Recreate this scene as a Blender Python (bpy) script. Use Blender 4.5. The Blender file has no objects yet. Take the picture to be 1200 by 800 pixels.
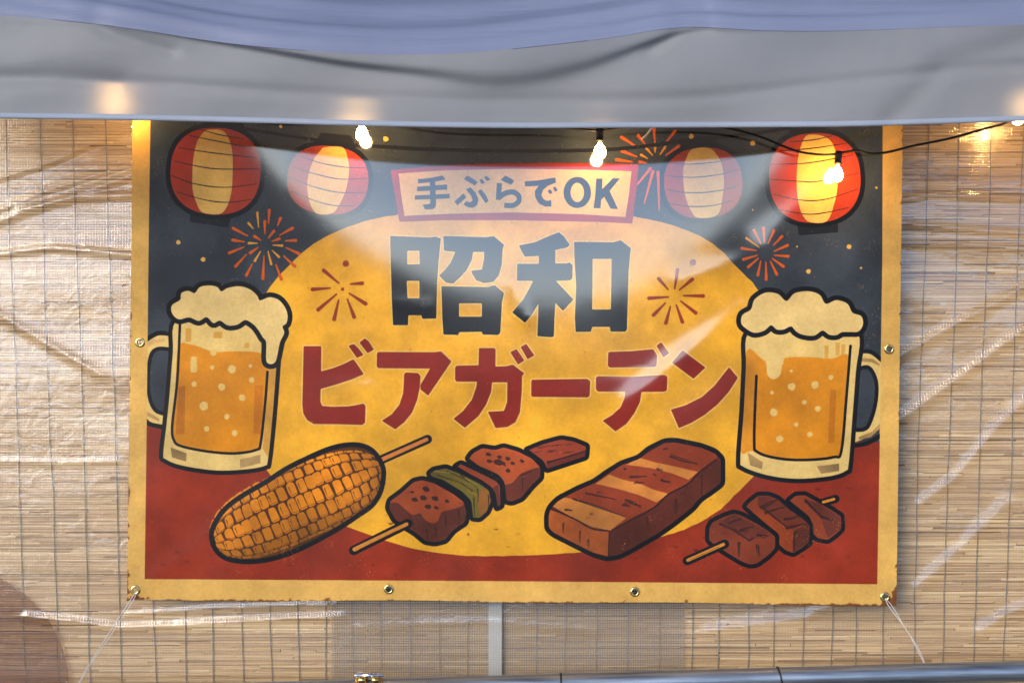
import bpy, bmesh, math, random
import numpy as np
from mathutils import Vector, Matrix
from mathutils.geometry import delaunay_2d_cdt

random.seed(7)
RNG = np.random.default_rng(11)
PX = 0.002            # metres per photograph pixel on the banner's plane
CAM_D = 4.0           # camera to banner plane
ZC = 1.6              # eye height

sc = bpy.context.scene
C = sc.collection

# ------------------------------------------------------------------ camera, sky, sun, exposure
cam = bpy.data.cameras.new('camera')
cam.sensor_width = 36.0
cam.lens = 36.0 * CAM_D / (1200 * PX)
cam.clip_start = 0.05
cam.clip_end = 2000
cam_o = bpy.data.objects.new('camera', cam)
cam_o.location = (0, -CAM_D, ZC)
cam_o.rotation_euler = (math.radians(90), 0, 0)
C.objects.link(cam_o)
sc.camera = cam_o

SUN_EL, SUN_AZ = math.radians(20), math.radians(213)   # azimuth clockwise from +Y
world = bpy.data.worlds.new('World')
sc.world = world
world.use_nodes = True
wn = world.node_tree
bg = wn.nodes['Background']
sky = wn.nodes.new('ShaderNodeTexSky')
sky.sky_type = 'NISHITA'
sky.sun_disc = False
sky.sun_elevation = SUN_EL
sky.sun_rotation = SUN_AZ
sky.air_density = 0.3
sky.dust_density = 0.15
sky.ozone_density = 1.0
wn.links.new(sky.outputs[0], bg.inputs[0])
bg.inputs[1].default_value = 0.15

sun = bpy.data.lights.new('sun', 'SUN')
sun.energy = 1.5
sun.angle = math.radians(35)
sun.color = (1.0, 0.86, 0.68)
sun_o = bpy.data.objects.new('sun', sun)
d = Vector((math.sin(SUN_AZ) * math.cos(SUN_EL), math.cos(SUN_AZ) * math.cos(SUN_EL), math.sin(SUN_EL)))
sun_o.rotation_euler = d.to_track_quat('Z', 'Y').to_euler()
sun_o.location = (0, -6, 6)
C.objects.link(sun_o)

sc.view_settings.view_transform = 'Standard'
sc.view_settings.look = 'None'
sc.view_settings.exposure = 1.0
sc.view_settings.gamma = 1.0
sc.render.engine = 'CYCLES'
sc.cycles.max_bounces = 10
sc.cycles.transparent_max_bounces = 16
sc.cycles.sample_clamp_indirect = 6.0


# ------------------------------------------------------------------ helpers
def W(px, py, y=0.0):
    """photograph pixel at depth y (metres behind the banner plane) -> world point"""
    s = (CAM_D + y) / CAM_D
    return Vector(((px - 600) * PX * s, y, ZC + (400 - py) * PX * s))


def lin(c):
    out = []
    for v in c:
        v = v / 255.0
        out.append(v / 12.92 if v <= 0.04045 else ((v + 0.055) / 1.055) ** 2.4)
    return tuple(out)


def tag(o, label=None, cat=None, group=None, kind=None):
    if label: o['label'] = label
    if cat: o['category'] = cat
    if group: o['group'] = group
    if kind: o['kind'] = kind
    return o


def empty(name, loc):
    o = bpy.data.objects.new(name, None)
    o.location = loc
    o.empty_display_size = 0.05
    C.objects.link(o)
    return o


def link(name, me, mats, parent=None, smooth=True):
    if not isinstance(mats, (list, tuple)):
        mats = [mats]
    for m in mats:
        me.materials.append(m)
    if smooth:
        me.shade_smooth()
    o = bpy.data.objects.new(name, me)
    C.objects.link(o)
    if parent is not None:
        o.parent = parent
        o.matrix_parent_inverse = Matrix.Translation(parent.location).inverted()
    return o


def mesh_from(name, verts, faces):
    me = bpy.data.meshes.new(name)
    me.from_pydata([tuple(v) for v in verts], [], [tuple(int(i) for i in f) for f in faces])
    me.validate()
    me.update()
    return me


def spline(pts, n=8, closed=False):
    """Catmull-Rom through the points (any dimension)"""
    P = np.array(pts, float)
    N = len(P)
    out = []
    segs = N if closed else N - 1
    for i in range(segs):
        if closed:
            a, b, c_, d_ = P[(i - 1) % N], P[i], P[(i + 1) % N], P[(i + 2) % N]
        else:
            a, b, c_, d_ = P[max(i - 1, 0)], P[i], P[i + 1], P[min(i + 2, N - 1)]
        for k in range(n):
            t = k / n
            out.append(0.5 * ((2 * b) + (c_ - a) * t + (2 * a - 5 * b + 4 * c_ - d_) * t * t + (3 * b - a - 3 * c_ + d_) * t ** 3))
    if not closed:
        out.append(P[-1])
    return np.array(out)


def tube_data(path, r, sides=8, caps=True):
    path = [Vector(p) for p in path]
    n = len(path)
    rs = r if isinstance(r, (list, tuple, np.ndarray)) else [r] * n
    verts, faces = [], []
    ref = Vector((0, -1, 0.13)).normalized()
    for i, p in enumerate(path):
        t = (path[min(i + 1, n - 1)] - path[max(i - 1, 0)]).normalized()
        rr = ref if abs(t.dot(ref)) < 0.95 else Vector((1, 0, 0))
        a = t.cross(rr).normalized()
        b = t.cross(a).normalized()
        for k in range(sides):
            th = 2 * math.pi * k / sides
            verts.append(p + (a * math.cos(th) + b * math.sin(th)) * rs[i])
    for i in range(n - 1):
        for k in range(sides):
            k2 = (k + 1) % sides
            faces.append((i * sides + k, i * sides + k2, (i + 1) * sides + k2, (i + 1) * sides + k))
    if caps:
        faces.append(tuple(reversed(range(sides))))
        faces.append(tuple((n - 1) * sides + k for k in range(sides)))
    return verts, faces


def merge(*datas):
    V, F = [], []
    for v, f in datas:
        o = len(V)
        V += list(v)
        F += [tuple(i + o for i in q) for q in f]
    return V, F


def lathe_data(profile, origin, axis=Vector((0, 0, 1)), sides=20):
    """profile: (radius, height) pairs along axis"""
    axis = Vector(axis).normalized()
    ref = Vector((0, 1, 0)) if abs(axis.y) < 0.9 else Vector((1, 0, 0))
    a = axis.cross(ref).normalized()
    b = axis.cross(a)
    verts, faces = [], []
    for r, h in profile:
        for k in range(sides):
            th = 2 * math.pi * k / sides
            verts.append(Vector(origin) + axis * h + (a * math.cos(th) + b * math.sin(th)) * r)
    for i in range(len(profile) - 1):
        for k in range(sides):
            k2 = (k + 1) % sides
            faces.append((i * sides + k, i * sides + k2, (i + 1) * sides + k2, (i + 1) * sides + k))
    return verts, faces


def new_mat(name):
    m = bpy.data.materials.new(name)
    m.use_nodes = True
    nt = m.node_tree
    nt.nodes.clear()
    out = nt.nodes.new('ShaderNodeOutputMaterial')
    return m, nt, out


def N(nt, kind, **kw):
    n = nt.nodes.new(kind)
    for k, v in kw.items():
        if k.startswith('i_'):
            key = k[2:]
            key = int(key) if key.isdigit() else key.replace('_', ' ')
            n.inputs[key].default_value = v
        else:
            setattr(n, k, v)
    return n


def simple_mat(name, col, rough=0.5, metal=0.0, spec=0.5, noise=0.0, nscale=30.0, bump=0.0):
    m, nt, out = new_mat(name)
    p = N(nt, 'ShaderNodeBsdfPrincipled')
    p.inputs['Base Color'].default_value = (*col, 1)
    p.inputs['Roughness'].default_value = rough
    p.inputs['Metallic'].default_value = metal
    p.inputs['Specular IOR Level'].default_value = spec
    if noise or bump:
        tc = N(nt, 'ShaderNodeTexCoord')
        nz = N(nt, 'ShaderNodeTexNoise', i_Scale=nscale, i_Detail=5.0)
        nt.links.new(tc.outputs['Object'], nz.inputs['Vector'])
        if noise:
            mx = N(nt, 'ShaderNodeMix', data_type='RGBA', blend_type='MULTIPLY')
            mx.inputs[0].default_value = 1.0
            mx.inputs[6].default_value = (*col, 1)
            rp = N(nt, 'ShaderNodeMapRange', i_1=0.3, i_2=0.7, i_3=1 - noise, i_4=1 + noise)
            nt.links.new(nz.outputs[0], rp.inputs[0])
            nt.links.new(rp.outputs[0], mx.inputs[7])
            nt.links.new(mx.outputs[2], p.inputs['Base Color'])
        if bump:
            b = N(nt, 'ShaderNodeBump', i_Strength=bump, i_Distance=0.002)
            nt.links.new(nz.outputs[0], b.inputs['Height'])
            nt.links.new(b.outputs[0], p.inputs['Normal'])
    nt.links.new(p.outputs[0], out.inputs[0])
    return m


# ------------------------------------------------------------------ the print of the banner (vector art rasterised here, in photograph pixels)
S = 3
AX0, AY0, AX1, AY1 = 145, 98, 1063, 714
AW, AH = (AX1 - AX0) * S, (AY1 - AY0) * S
art = np.zeros((AH, AW, 3), np.float32)


def Z(x0, y0, s):
    return lambda *pts: [(x0 + a / s, y0 + b / s) for a, b in pts]


def cov_poly(polys):
    """anti-aliased even-odd coverage of one or more closed polygons"""
    allp = np.vstack([np.array(p, float) for p in polys])
    x0 = max(int((allp[:, 0].min() - AX0) * S) - 2, 0); x1 = min(int((allp[:, 0].max() - AX0) * S) + 3, AW)
    y0 = max(int((allp[:, 1].min() - AY0) * S) - 2, 0); y1 = min(int((allp[:, 1].max() - AY0) * S) + 3, AH)
    if x1 <= x0 or y1 <= y0:
        return None
    E = []
    for p in polys:
        p = (np.array(p, float) - (AX0, AY0)) * S
        E.append(np.hstack([p, np.roll(p, -1, axis=0)]))
    E = np.vstack(E)
    cov = np.zeros((y1 - y0, x1 - x0 + 1), np.float32)
    SUB = 4
    for r in range(y0, y1):
        for sidx in range(SUB):
            yy = r + (sidx + 0.5) / SUB
            m = (E[:, 1] <= yy) != (E[:, 3] <= yy)
            if not m.any():
                continue
            e = E[m]
            xs = np.sort(e[:, 0] + (yy - e[:, 1]) / (e[:, 3] - e[:, 1]) * (e[:, 2] - e[:, 0])) - x0
            for a, b in zip(xs[0::2], xs[1::2]):
                a = min(max(a, 0), x1 - x0 - 1e-3); b = min(max(b, 0), x1 - x0 - 1e-3)
                ia, ib = int(a), int(b)
                if ia == ib:
                    cov[r - y0, ia] += (b - a) / SUB
                else:
                    cov[r - y0, ia] += (ia + 1 - a) / SUB
                    cov[r - y0, ib] += (b - ib) / SUB
                    cov[r - y0, ia + 1:ib] += 1.0 / SUB
    return (slice(y0, y1), slice(x0, x1)), np.clip(cov[:, :-1], 0, 1)


def cov_stroke(pts, w, w2=None):
    """round-capped stroke; width may taper from w to w2"""
    P = (np.array(pts, float) - (AX0, AY0)) * S
    n = len(P)
    ws = np.linspace(w, w if w2 is None else w2, n) * S / 2
    pad = ws.max() + 2
    x0 = max(int(P[:, 0].min() - pad), 0); x1 = min(int(P[:, 0].max() + pad) + 1, AW)
    y0 = max(int(P[:, 1].min() - pad), 0); y1 = min(int(P[:, 1].max() + pad) + 1, AH)
    if x1 <= x0 or y1 <= y0:
        return None
    cov = np.zeros((y1 - y0, x1 - x0), np.float32)
    for i in range(n - 1):
        a, b = P[i], P[i + 1]
        pd = max(ws[i], ws[i + 1]) + 2
        sx0 = max(int(min(a[0], b[0]) - pd), x0); sx1 = min(int(max(a[0], b[0]) + pd) + 1, x1)
        sy0 = max(int(min(a[1], b[1]) - pd), y0); sy1 = min(int(max(a[1], b[1]) + pd) + 1, y1)
        if sx1 <= sx0 or sy1 <= sy0:
            continue
        yy, xx = np.mgrid[sy0:sy1, sx0:sx1]
        xx = xx + 0.5; yy = yy + 0.5
        ab = b - a
        L2 = max((ab ** 2).sum(), 1e-9)
        t = np.clip(((xx - a[0]) * ab[0] + (yy - a[1]) * ab[1]) / L2, 0, 1)
        dd = np.hypot(xx - a[0] - t * ab[0], yy - a[1] - t * ab[1])
        c = np.clip(ws[i] + t * (ws[i + 1] - ws[i]) - dd + 0.5, 0, 1)
        v = cov[sy0 - y0:sy1 - y0, sx0 - x0:sx1 - x0]
        np.maximum(v, c, out=v)
    return (slice(y0, y1), slice(x0, x1)), cov


def smooth_noise(h, w, cell):
    gh, gw = int(h / cell) + 3, int(w / cell) + 3
    g = RNG.random((gh, gw)).astype(np.float32)
    yy = np.arange(h) / cell; xx = np.arange(w) / cell
    iy = yy.astype(int); ix = xx.astype(int)
    fy = (yy - iy)[:, None]; fx = (xx - ix)[None, :]
    fy = fy * fy * (3 - 2 * fy); fx = fx * fx * (3 - 2 * fx)
    a = g[iy][:, ix]; b = g[iy][:, ix + 1]; c_ = g[iy + 1][:, ix]; d_ = g[iy + 1][:, ix + 1]
    return (a * (1 - fx) + b * fx) * (1 - fy) + (c_ * (1 - fx) + d_ * fx) * fy


def fbm(h, w, cell, octs=4):
    o = np.zeros((h, w), np.float32); amp = 0.5
    for _ in range(octs):
        o += amp * smooth_noise(h, w, max(cell, 1.5)); amp *= 0.5; cell /= 2
    return o


PAPER = fbm(AH, AW, 60 * S, 6)          # printed brush texture


def paint(cv, col, alpha=1.0, tex=0.05):
    if cv is None:
        return
    sl, c = cv
    col = np.array(col, np.float32) / 255.0
    k = 1 + (PAPER[sl] - 0.48)[..., None] * tex * 2
    a = (c * alpha)[..., None]
    art[sl] = art[sl] * (1 - a) + col * k * a


def fill(pts, col, alpha=1.0, tex=0.08, sm=False, n=6):
    if sm:
        pts = spline(pts, n, True)
    paint(cov_poly([pts]), col, alpha, tex)
    return pts


def stroke(pts, w, col, w2=None, alpha=1.0, sm=True, n=6, closed=False):
    if sm and len(pts) > 2:
        pts = spline(pts, n, closed)
        if closed:
            pts = np.vstack([pts, pts[:1]])
    elif closed:
        pts = np.vstack([pts, pts[:1]])
    paint(cov_stroke(pts, w, w2), col, alpha, 0.05)


def rounded(pts, r=1.2):
    """soften the corners of a polygon a little"""
    P = np.array(pts, float); out = []
    n = len(P)
    for i in range(n):
        a, b, c_ = P[i - 1], P[i], P[(i + 1) % n]
        la, lc = np.linalg.norm(a - b), np.linalg.norm(c_ - b)
        ra, rc = min(r, la * 0.4), min(r, lc * 0.4)
        p, q = b + (a - b) / max(la, 1e-6) * ra, b + (c_ - b) / max(lc, 1e-6) * rc
        for t in (0, 0.33, 0.67, 1):
            out.append((1 - t) ** 2 * p + 2 * t * (1 - t) * b + t * t * q)
    return np.array(out)


def disc(x, y, rx, ry=None, n=20, rot=0.0, wob=0.0):
    ry = ry or rx
    th = np.linspace(0, 2 * math.pi, n, endpoint=False)
    k = 1 + wob * RNG.standard_normal(n)
    a, b = rx * k * np.cos(th), ry * k * np.sin(th)
    return np.stack([x + a * math.cos(rot) - b * math.sin(rot), y + a * math.sin(rot) + b * math.cos(rot)], 1)


INK = (17, 18, 21)
NAVY = (56, 63, 70)
TABLE = (142, 46, 22)
YEL = (232, 170, 42)
BORD = (224, 178, 92)
CREAM = (226, 194, 116)
REDL = (140, 38, 24)
LRED = (172, 56, 26)
GOLD = (216, 138, 18)
DECALS = []          # (name, [polygons]) printed motifs that become parts of the banner

# --- ground of the print
art[:] = np.array(BORD, np.float32) / 255 * (1 + (PAPER[..., None] - 0.48) * 0.12)
inner = [(176.5, 122), (1034.5, 128), (1034, 300), (1028, 684), (600, 680.5), (169.5, 678), (174, 300)]
fill(inner, NAVY, tex=0.35)
fill([(172, 498), (600, 508), (1031, 518), (1028, 684), (600, 680.5), (169.5, 678)], TABLE, tex=0.25)
sunp = spline([(313, 341), (330, 320), (362, 290), (400, 269), (450, 254), (520, 246), (600, 244), (680, 246), (745, 254), (800, 268),
               (837, 287), (868, 317), (889, 341), (910, 380), (925, 450), (918, 510), (895, 545), (881, 560), (860, 581), (842, 598), (811, 616),
               (777, 628), (720, 642), (662, 648), (600, 651), (537, 650), (475, 640), (400, 614), (350, 590), (313, 551), (290, 500), (275, 440), (290, 380)], 6, True)
sunp = sunp + RNG.standard_normal(sunp.shape) * 0.25
fill(sunp, YEL, tex=0.2)
DECALS.append(('yellow_sun_print', [sunp]))

# --- festoon cord and lanterns
ROPE = (22, 21, 22)
stroke([(285, 151), (330, 158), (376, 165)], 3.4, ROPE)
stroke([(418, 170), (500, 175), (600, 177), (700, 176), (760, 171), (800, 165)], 4.2, ROPE)
stroke([(838, 162), (880, 157), (925, 150)], 4.0, ROPE)


def lantern(zf, cx, cy, rx, ry, yel, lines, top, bot, rot):
    th = np.linspace(0, 2 * math.pi, 72, endpoint=False)
    e = 2 / 2.35
    a = rx * np.sign(np.cos(th)) * np.abs(np.cos(th)) ** e
    b = ry * np.sign(np.sin(th)) * np.abs(np.sin(th)) ** e
    body = zf(*[(cx + p * math.cos(rot) - q * math.sin(rot), cy + p * math.sin(rot) + q * math.cos(rot)) for p, q in zip(a, b)])
    grow = zf(*[(cx + (p * math.cos(rot) - q * math.sin(rot)) * (1 + 30 / rx), cy + (p * math.sin(rot) + q * math.cos(rot)) * (1 + 30 / ry)) for p, q in zip(a, b)])
    T, B = rounded(zf(*top), 2), rounded(zf(*bot), 2)
    fill(T, (26, 24, 24)); fill(B, (30, 33, 38))
    fill(grow, INK)
    fill(body, LRED, tex=0.2)
    yp = fill(zf(*yel), (228, 184, 92), sm=True)
    stroke(yp, 0.5, (130, 40, 20), closed=True, sm=False, alpha=0.7)
    for ln in lines:
        q = spline(zf(*ln), 8)
        m = len(q) // 2
        paint(cov_stroke(q[:m + 1], 0.5, 1.25), INK, 0.95); paint(cov_stroke(q[m:], 1.25, 0.5), INK, 0.95)
    DECALS.append(('lantern_print', [np.array(grow)]))


L = Z(180, 140, 5.714)
lantern(L, 415, 347, 302, 290, [(370, 68), (460, 75), (505, 130), (530, 230), (530, 400), (520, 500), (490, 590), (440, 635), (330, 625), (290, 570), (262, 480), (258, 380), (265, 260), (290, 150), (330, 90)],
        [[(310, 68), (450, 105), (600, 130)], [(235, 108), (420, 145), (650, 190)], [(170, 190), (400, 225), (700, 258)], [(140, 280), (400, 330), (710, 330)],
         [(118, 375), (270, 430), (470, 455), (690, 432)], [(150, 485), (350, 540), (500, 555), (660, 535)]],
        [(335, 10), (605, 25), (600, 100), (330, 60)], [(245, 620), (520, 640), (500, 724), (243, 686)], 0.06)
L = Z(320, 140, 5.714)
lantern(L, 367, 406, 272, 229, [(350, 185), (470, 190), (505, 280), (510, 350), (490, 470), (440, 580), (390, 632), (290, 630), (245, 560), (228, 470), (235, 370), (270, 270), (310, 215)],
        [[(170, 243), (330, 295), (500, 322), (640, 325)], [(130, 315), (280, 365), (450, 400), (625, 395)], [(100, 383), (270, 450), (450, 490), (625, 488)], [(125, 480), (280, 545), (420, 578), (545, 578)]],
        [(318, 88), (520, 108), (560, 190), (280, 170)], [(190, 600), (405, 640), (395, 705), (190, 665)], 0.10)
L = Z(720, 140, 5.714)
lantern(L, 595, 425, 262, 237, [(520, 200), (630, 190), (690, 240), (725, 320), (735, 420), (725, 520), (690, 640), (560, 660), (510, 610), (475, 520), (460, 420), (460, 330), (480, 260)],
        [[(370, 290), (500, 300), (680, 285), (800, 258)], [(350, 378), (520, 388), (700, 370), (840, 335)], [(350, 468), (450, 488), (600, 490), (760, 465), (830, 440)], [(375, 563), (500, 582), (650, 578), (800, 540)]],
        [(440, 135), (690, 105), (690, 200), (440, 205)], [(570, 670), (745, 645), (745, 715), (575, 736)], -0.08)
L = Z(880, 140, 5.714)
lantern(L, 428, 392, 306, 300, [(370, 110), (450, 103), (520, 130), (560, 190), (580, 290), (580, 450), (560, 560), (510, 680), (400, 690), (350, 650), (320, 570), (305, 450), (310, 300), (330, 190)],
        [[(260, 150), (400, 140), (540, 112)], [(190, 212), (400, 195), (640, 160)], [(130, 300), (350, 295), (550, 265), (680, 238)], [(130, 402), (330, 415), (450, 415), (720, 360)],
         [(145, 500), (330, 540), (500, 535), (720, 465)], [(200, 605), (380, 635), (520, 620), (655, 590)]],
        [(255, 60), (505, 45), (510, 110), (255, 120)], [(308, 690), (582, 680), (584, 756), (320, 776)], -0.05)

# --- fireworks
OR, OY, BR = (212, 92, 24), (228, 156, 50), (146, 52, 24)


def firework(name, zf, rays, dots=(), w=3.4):
    polys = []
    for r in rays:
        (xa, ya), (xb, yb) = zf((r[0], r[1]), (r[2], r[3]))
        col = r[4]
        ww = w * (0.8 if col is OY else 1.0)
        stroke([(xa, ya), (xb, yb)], ww, col, w2=ww * 0.42)
        dx, dy = xb - xa, yb - ya
        l = math.hypot(dx, dy); nx, ny = -dy / l, dx / l
        polys.append(np.array([(xa + nx * ww / 2, ya + ny * ww / 2), (xa - nx * ww / 2, ya - ny * ww / 2), (xb - nx * ww * .2, yb - ny * ww * .2), (xb + nx * ww * .2, yb + ny * ww * .2)]))
    for dx, dy, rr, col in dots:
        (x, y), = zf((dx, dy))
        p = disc(x, y, rr, wob=0.06)
        fill(p, col)
    DECALS.append((name, polys))


F = Z(250, 240, 5.333)
o15 = [(275, 50, 283, 140, OY), (350, 35, 345, 115, OR), (420, 85, 402, 130, OR), (495, 145, 415, 190, OR), (515, 222, 450, 225, OR), (535, 305, 455, 268, OR), (510, 385, 440, 320, OR),
       (425, 465, 392, 375, OR), (310, 460, 317, 320, OR), (207, 440, 243, 370, OR), (140, 383, 207, 310, OR), (100, 300, 190, 265, OR), (122, 220, 195, 232, OR), (125, 147, 215, 195, OR), (220, 115, 250, 150, OY),
       (322, 105, 322, 180, OR), (378, 165, 345, 208, OR), (412, 213, 368, 228, OR), (430, 255, 372, 252, OY), (410, 325, 368, 285, OY), (362, 370, 342, 290, OY), (260, 350, 295, 290, OY), (232, 300, 278, 268, OR),
       (222, 240, 275, 240, OY), (258, 197, 297, 222, OR)]
firework('firework_print', F, o15, w=3.8)
firework('firework_print', F, [(690, 410, 785, 490, BR), (930, 490, 858, 495, BR), (620, 528, 730, 520, BR), (655, 655, 770, 558, BR), (755, 715, 783, 595, BR), (880, 700, 838, 590, BR), (952, 618, 850, 553, BR)],
         [(828, 367, 3.8, BR), (808, 527, 2.0, BR)], w=4.6)
F = Z(740, 250, 5.333)
firework('firework_print', F, [(288, 352, 270, 470, BR), (170, 408, 228, 475, BR), (380, 412, 300, 478, BR), (110, 530, 230, 522, BR), (448, 516, 325, 514, BR), (138, 635, 212, 560, BR), (215, 685, 243, 582, BR), (318, 678, 280, 572, BR), (402, 622, 308, 548, BR)],
         [(384, 306, 3.8, BR)], w=4.4)
firework('firework_print', F, [(825, 92, 830, 180, OR), (765, 105, 810, 190, OR), (890, 108, 853, 190, OR), (718, 155, 798, 212, OY), (940, 145, 887, 200, OR), (690, 218, 780, 233, OR), (975, 200, 892, 237, OR), (700, 288, 787, 262, OR),
                               (980, 268, 893, 262, OR), (730, 335, 793, 280, OR), (950, 332, 880, 282, OR), (790, 385, 808, 298, OR), (842, 412, 840, 305, OR), (908, 380, 868, 300, OR)], w=3.6)
F = Z(720, 140, 5.714)
firework('firework_print', F, [(50, 120, 150, 185, OR), (160, 110, 205, 165, OR), (265, 60, 272, 165, OR), (405, 80, 345, 155, OR), (430, 180, 345, 240, OR), (340, 185, 307, 235, OY), (272, 190, 272, 220, OY), (215, 195, 255, 240, OY),
                               (180, 238, 222, 262, OY), (52, 212, 150, 250, OR), (15, 270, 120, 285, OR), (170, 285, 215, 292, OR), (240, 330, 150, 440, OR), (258, 350, 200, 560, OR), (292, 355, 300, 610, OR)], w=4.0)
stroke([(418, 170), (500, 175), (600, 177), (700, 176), (760, 171), (800, 165)], 4.2, ROPE)
for x, y, r in [(209, 284, 2.6), (238, 304, 2.8), (329, 148.5, 2), (452, 163, 3), (882, 168, 3), (810, 160, 3), (995, 289, 2.8), (947.5, 318, 2.8), (1009, 314, 1.4), (934, 289, 1.1), (882, 246, 1), (1027, 220, 1.4)]:
    fill(disc(x, y, r, wob=0.06), (226, 178, 84))

# --- plaque
plq = np.array([(457.5, 199.5), (500, 195.5), (560, 191.8), (640, 191), (700, 191.5), (748.7, 192.5), (746, 222), (741, 262), (700, 260), (600, 258), (520, 258), (468, 260), (462, 225)])
fill(rounded(plq, 2), (158, 44, 24), tex=0.2)
pin = np.array([(467, 203.5), (520, 199.8), (600, 198), (688, 199), (740, 200.8), (737, 228), (733, 254.5), (680, 251), (600, 249), (530, 250.5), (474, 253), (470, 228)])
fill(pin, (230, 186, 98), tex=0.08)
DECALS.append(('red_framed_plaque_print', [plq]))

HALO = (238, 196, 100)


def glyph(name, polys, col, halo=1.6, holes=0, r=1.0):
    rp = [rounded(p, r) for p in polys]
    for p in rp:
        stroke(p, halo * 2, HALO, closed=True, sm=False)
    if holes:
        paint(cov_poly(rp), col, 1, 0.12)
    else:
        for p in rp:
            paint(cov_poly([p]), col, 1, 0.12)
    DECALS.append((name, rp))


LB = (36, 44, 54)
G = Z(450, 180, 8)
glyph('letter_print', [G((320, 240), (430, 230), (550, 207), (575, 243), (470, 265), (320, 280)), G((312, 312), (592, 290), (592, 338), (310, 353)), G((290, 393), (615, 378), (615, 420), (290, 433)),
                 G((430, 250), (478, 250), (487, 470), (480, 505), (455, 522), (385, 522), (362, 480), (420, 475), (435, 465))], LB, 0, r=.4)
glyph('letter_print', [G((780, 207), (878, 265), (852, 300), (750, 240)), G((895, 250), (915, 237), (945, 270), (918, 288)), G((938, 225), (960, 210), (995, 240), (970, 260)),
                 G((770, 335), (810, 315), (860, 370), (885, 430), (875, 480), (840, 508), (795, 505), (745, 478), (770, 445), (810, 460), (830, 440), (820, 400)),
                 G((660, 450), (745, 375), (770, 410), (690, 485)), G((880, 355), (910, 335), (955, 390), (978, 445), (952, 465), (915, 410))], LB, 0, r=.4)
G = Z(400, 0, 2.9625)


def ribbon(pts, w):
    q = spline(pts, 8) if len(pts) > 2 else np.array(pts, float)
    t = np.gradient(q, axis=0); t /= np.linalg.norm(t, axis=1)[:, None]
    nrm = np.stack([-t[:, 1], t[:, 0]], 1) * w / 2
    return np.vstack([q + nrm, (q - nrm)[::-1]])


glyph('letter_print', [G((553, 625), (570, 610), (600, 627), (590, 642)), ribbon(G((549, 636), (545, 694)), 5.8),
                 ribbon(G((545, 689), (560, 676), (580, 668), (600, 668), (615, 680), (616, 698), (602, 711), (585, 714), (566, 713)), 5.8)], LB, 0, r=.4)
G = Z(600, 180, 8)
glyph('letter_print', [G((120, 262), (250, 252), (405, 225), (412, 272), (340, 300), (290, 340), (275, 390), (295, 430), (330, 445), (368, 437), (368, 495), (310, 497), (250, 465), (218, 410), (215, 350), (250, 303), (122, 308)),
                 G((335, 350), (357, 335), (380, 365), (355, 380)), G((382, 320), (405, 310), (428, 342), (403, 358))], LB, 0, r=.4)
glyph('letter_print', [disc(600 + 612 / 8, 180 + 365 / 8, 16, 18.2, 48), disc(600 + 612 / 8, 180 + 365 / 8, 7.9, 11.4, 40)], LB, 0, holes=1, r=.1)
glyph('letter_print', [G((790, 235), (848, 235), (845, 335), (945, 233), (1012, 233), (915, 350), (992, 520), (925, 517), (865, 405), (835, 435), (830, 512), (765, 512), (780, 400))], LB, 0, r=.4)

KB = (24, 27, 31)
G = Z(440, 260, 5.333)
glyph('letter_print', [G((92, 88), (340, 98), (375, 92), (408, 105), (395, 230), (385, 370), (380, 603), (293, 605), (288, 583), (205, 583), (203, 645), (110, 645), (103, 500), (97, 280)),
                 G((198, 180), (275, 180), (277, 265), (198, 265)), G((195, 368), (275, 368), (275, 477), (200, 477)),
                 G((425, 88), (690, 97), (740, 90), (803, 143), (793, 175), (790, 260), (770, 335), (735, 375), (680, 382), (630, 365), (605, 325), (598, 305), (665, 298), (680, 230), (680, 187), (610, 187), (600, 240), (570, 300), (530, 345), (485, 385), (440, 378), (398, 335), (430, 305), (470, 255), (500, 187), (428, 180)),
                 G((412, 402), (700, 407), (745, 395), (803, 445), (790, 500), (780, 690), (768, 705), (670, 703), (665, 685), (522, 688), (517, 705), (425, 703), (418, 600), (415, 480)),
                 G((522, 508), (665, 508), (665, 592), (522, 592))], KB, 1.3, holes=1)
G = Z(595, 260, 5.333)
glyph('letter_print', [G((70, 148), (170, 128), (250, 92), (320, 65), (352, 92), (388, 145), (370, 160), (297, 175), (297, 260), (368, 260), (385, 253), (405, 270), (403, 355), (388, 365), (300, 368), (410, 485), (345, 555), (297, 505), (292, 600), (288, 715), (272, 720), (185, 713), (190, 600), (192, 510), (150, 580), (108, 630), (28, 565), (100, 480), (160, 368), (58, 367), (60, 262), (195, 262), (195, 212), (105, 217)),
                 G((415, 125), (660, 128), (705, 115), (770, 165), (765, 190), (755, 300), (752, 400), (745, 670), (735, 685), (642, 685), (638, 655), (527, 655), (520, 685), (425, 687), (420, 600), (428, 400), (418, 230)),
                 G((530, 230), (650, 230), (645, 547), (527, 547))], KB, 1.3, holes=1)
G = Z(345, 390, 6.667)
glyph('letter_print', [G((72, 103), (210, 103), (208, 300), (300, 275), (380, 245), (460, 205), (485, 235), (542, 322), (450, 362), (340, 398), (205, 437), (203, 540), (218, 570), (300, 576), (420, 573), (500, 560), (540, 550), (556, 570), (552, 700), (530, 718), (350, 712), (150, 710), (100, 680), (70, 630), (62, 560), (68, 300)),
                 G((422, 100), (465, 85), (500, 120), (540, 172), (488, 195)), G((508, 75), (550, 42), (580, 65), (622, 130), (572, 158))], REDL)
glyph('letter_print', [G((655, 148), (1000, 150), (1100, 150), (1145, 143), (1227, 222), (1140, 350), (1045, 490), (985, 440), (985, 405), (1060, 278), (655, 275), (643, 260), (645, 160)),
                 G((870, 308), (965, 312), (985, 335), (980, 420), (960, 520), (920, 620), (860, 695), (788, 752), (683, 685), (760, 635), (820, 560), (850, 470), (858, 320))], REDL)
G = Z(520, 390, 6.667)
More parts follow.
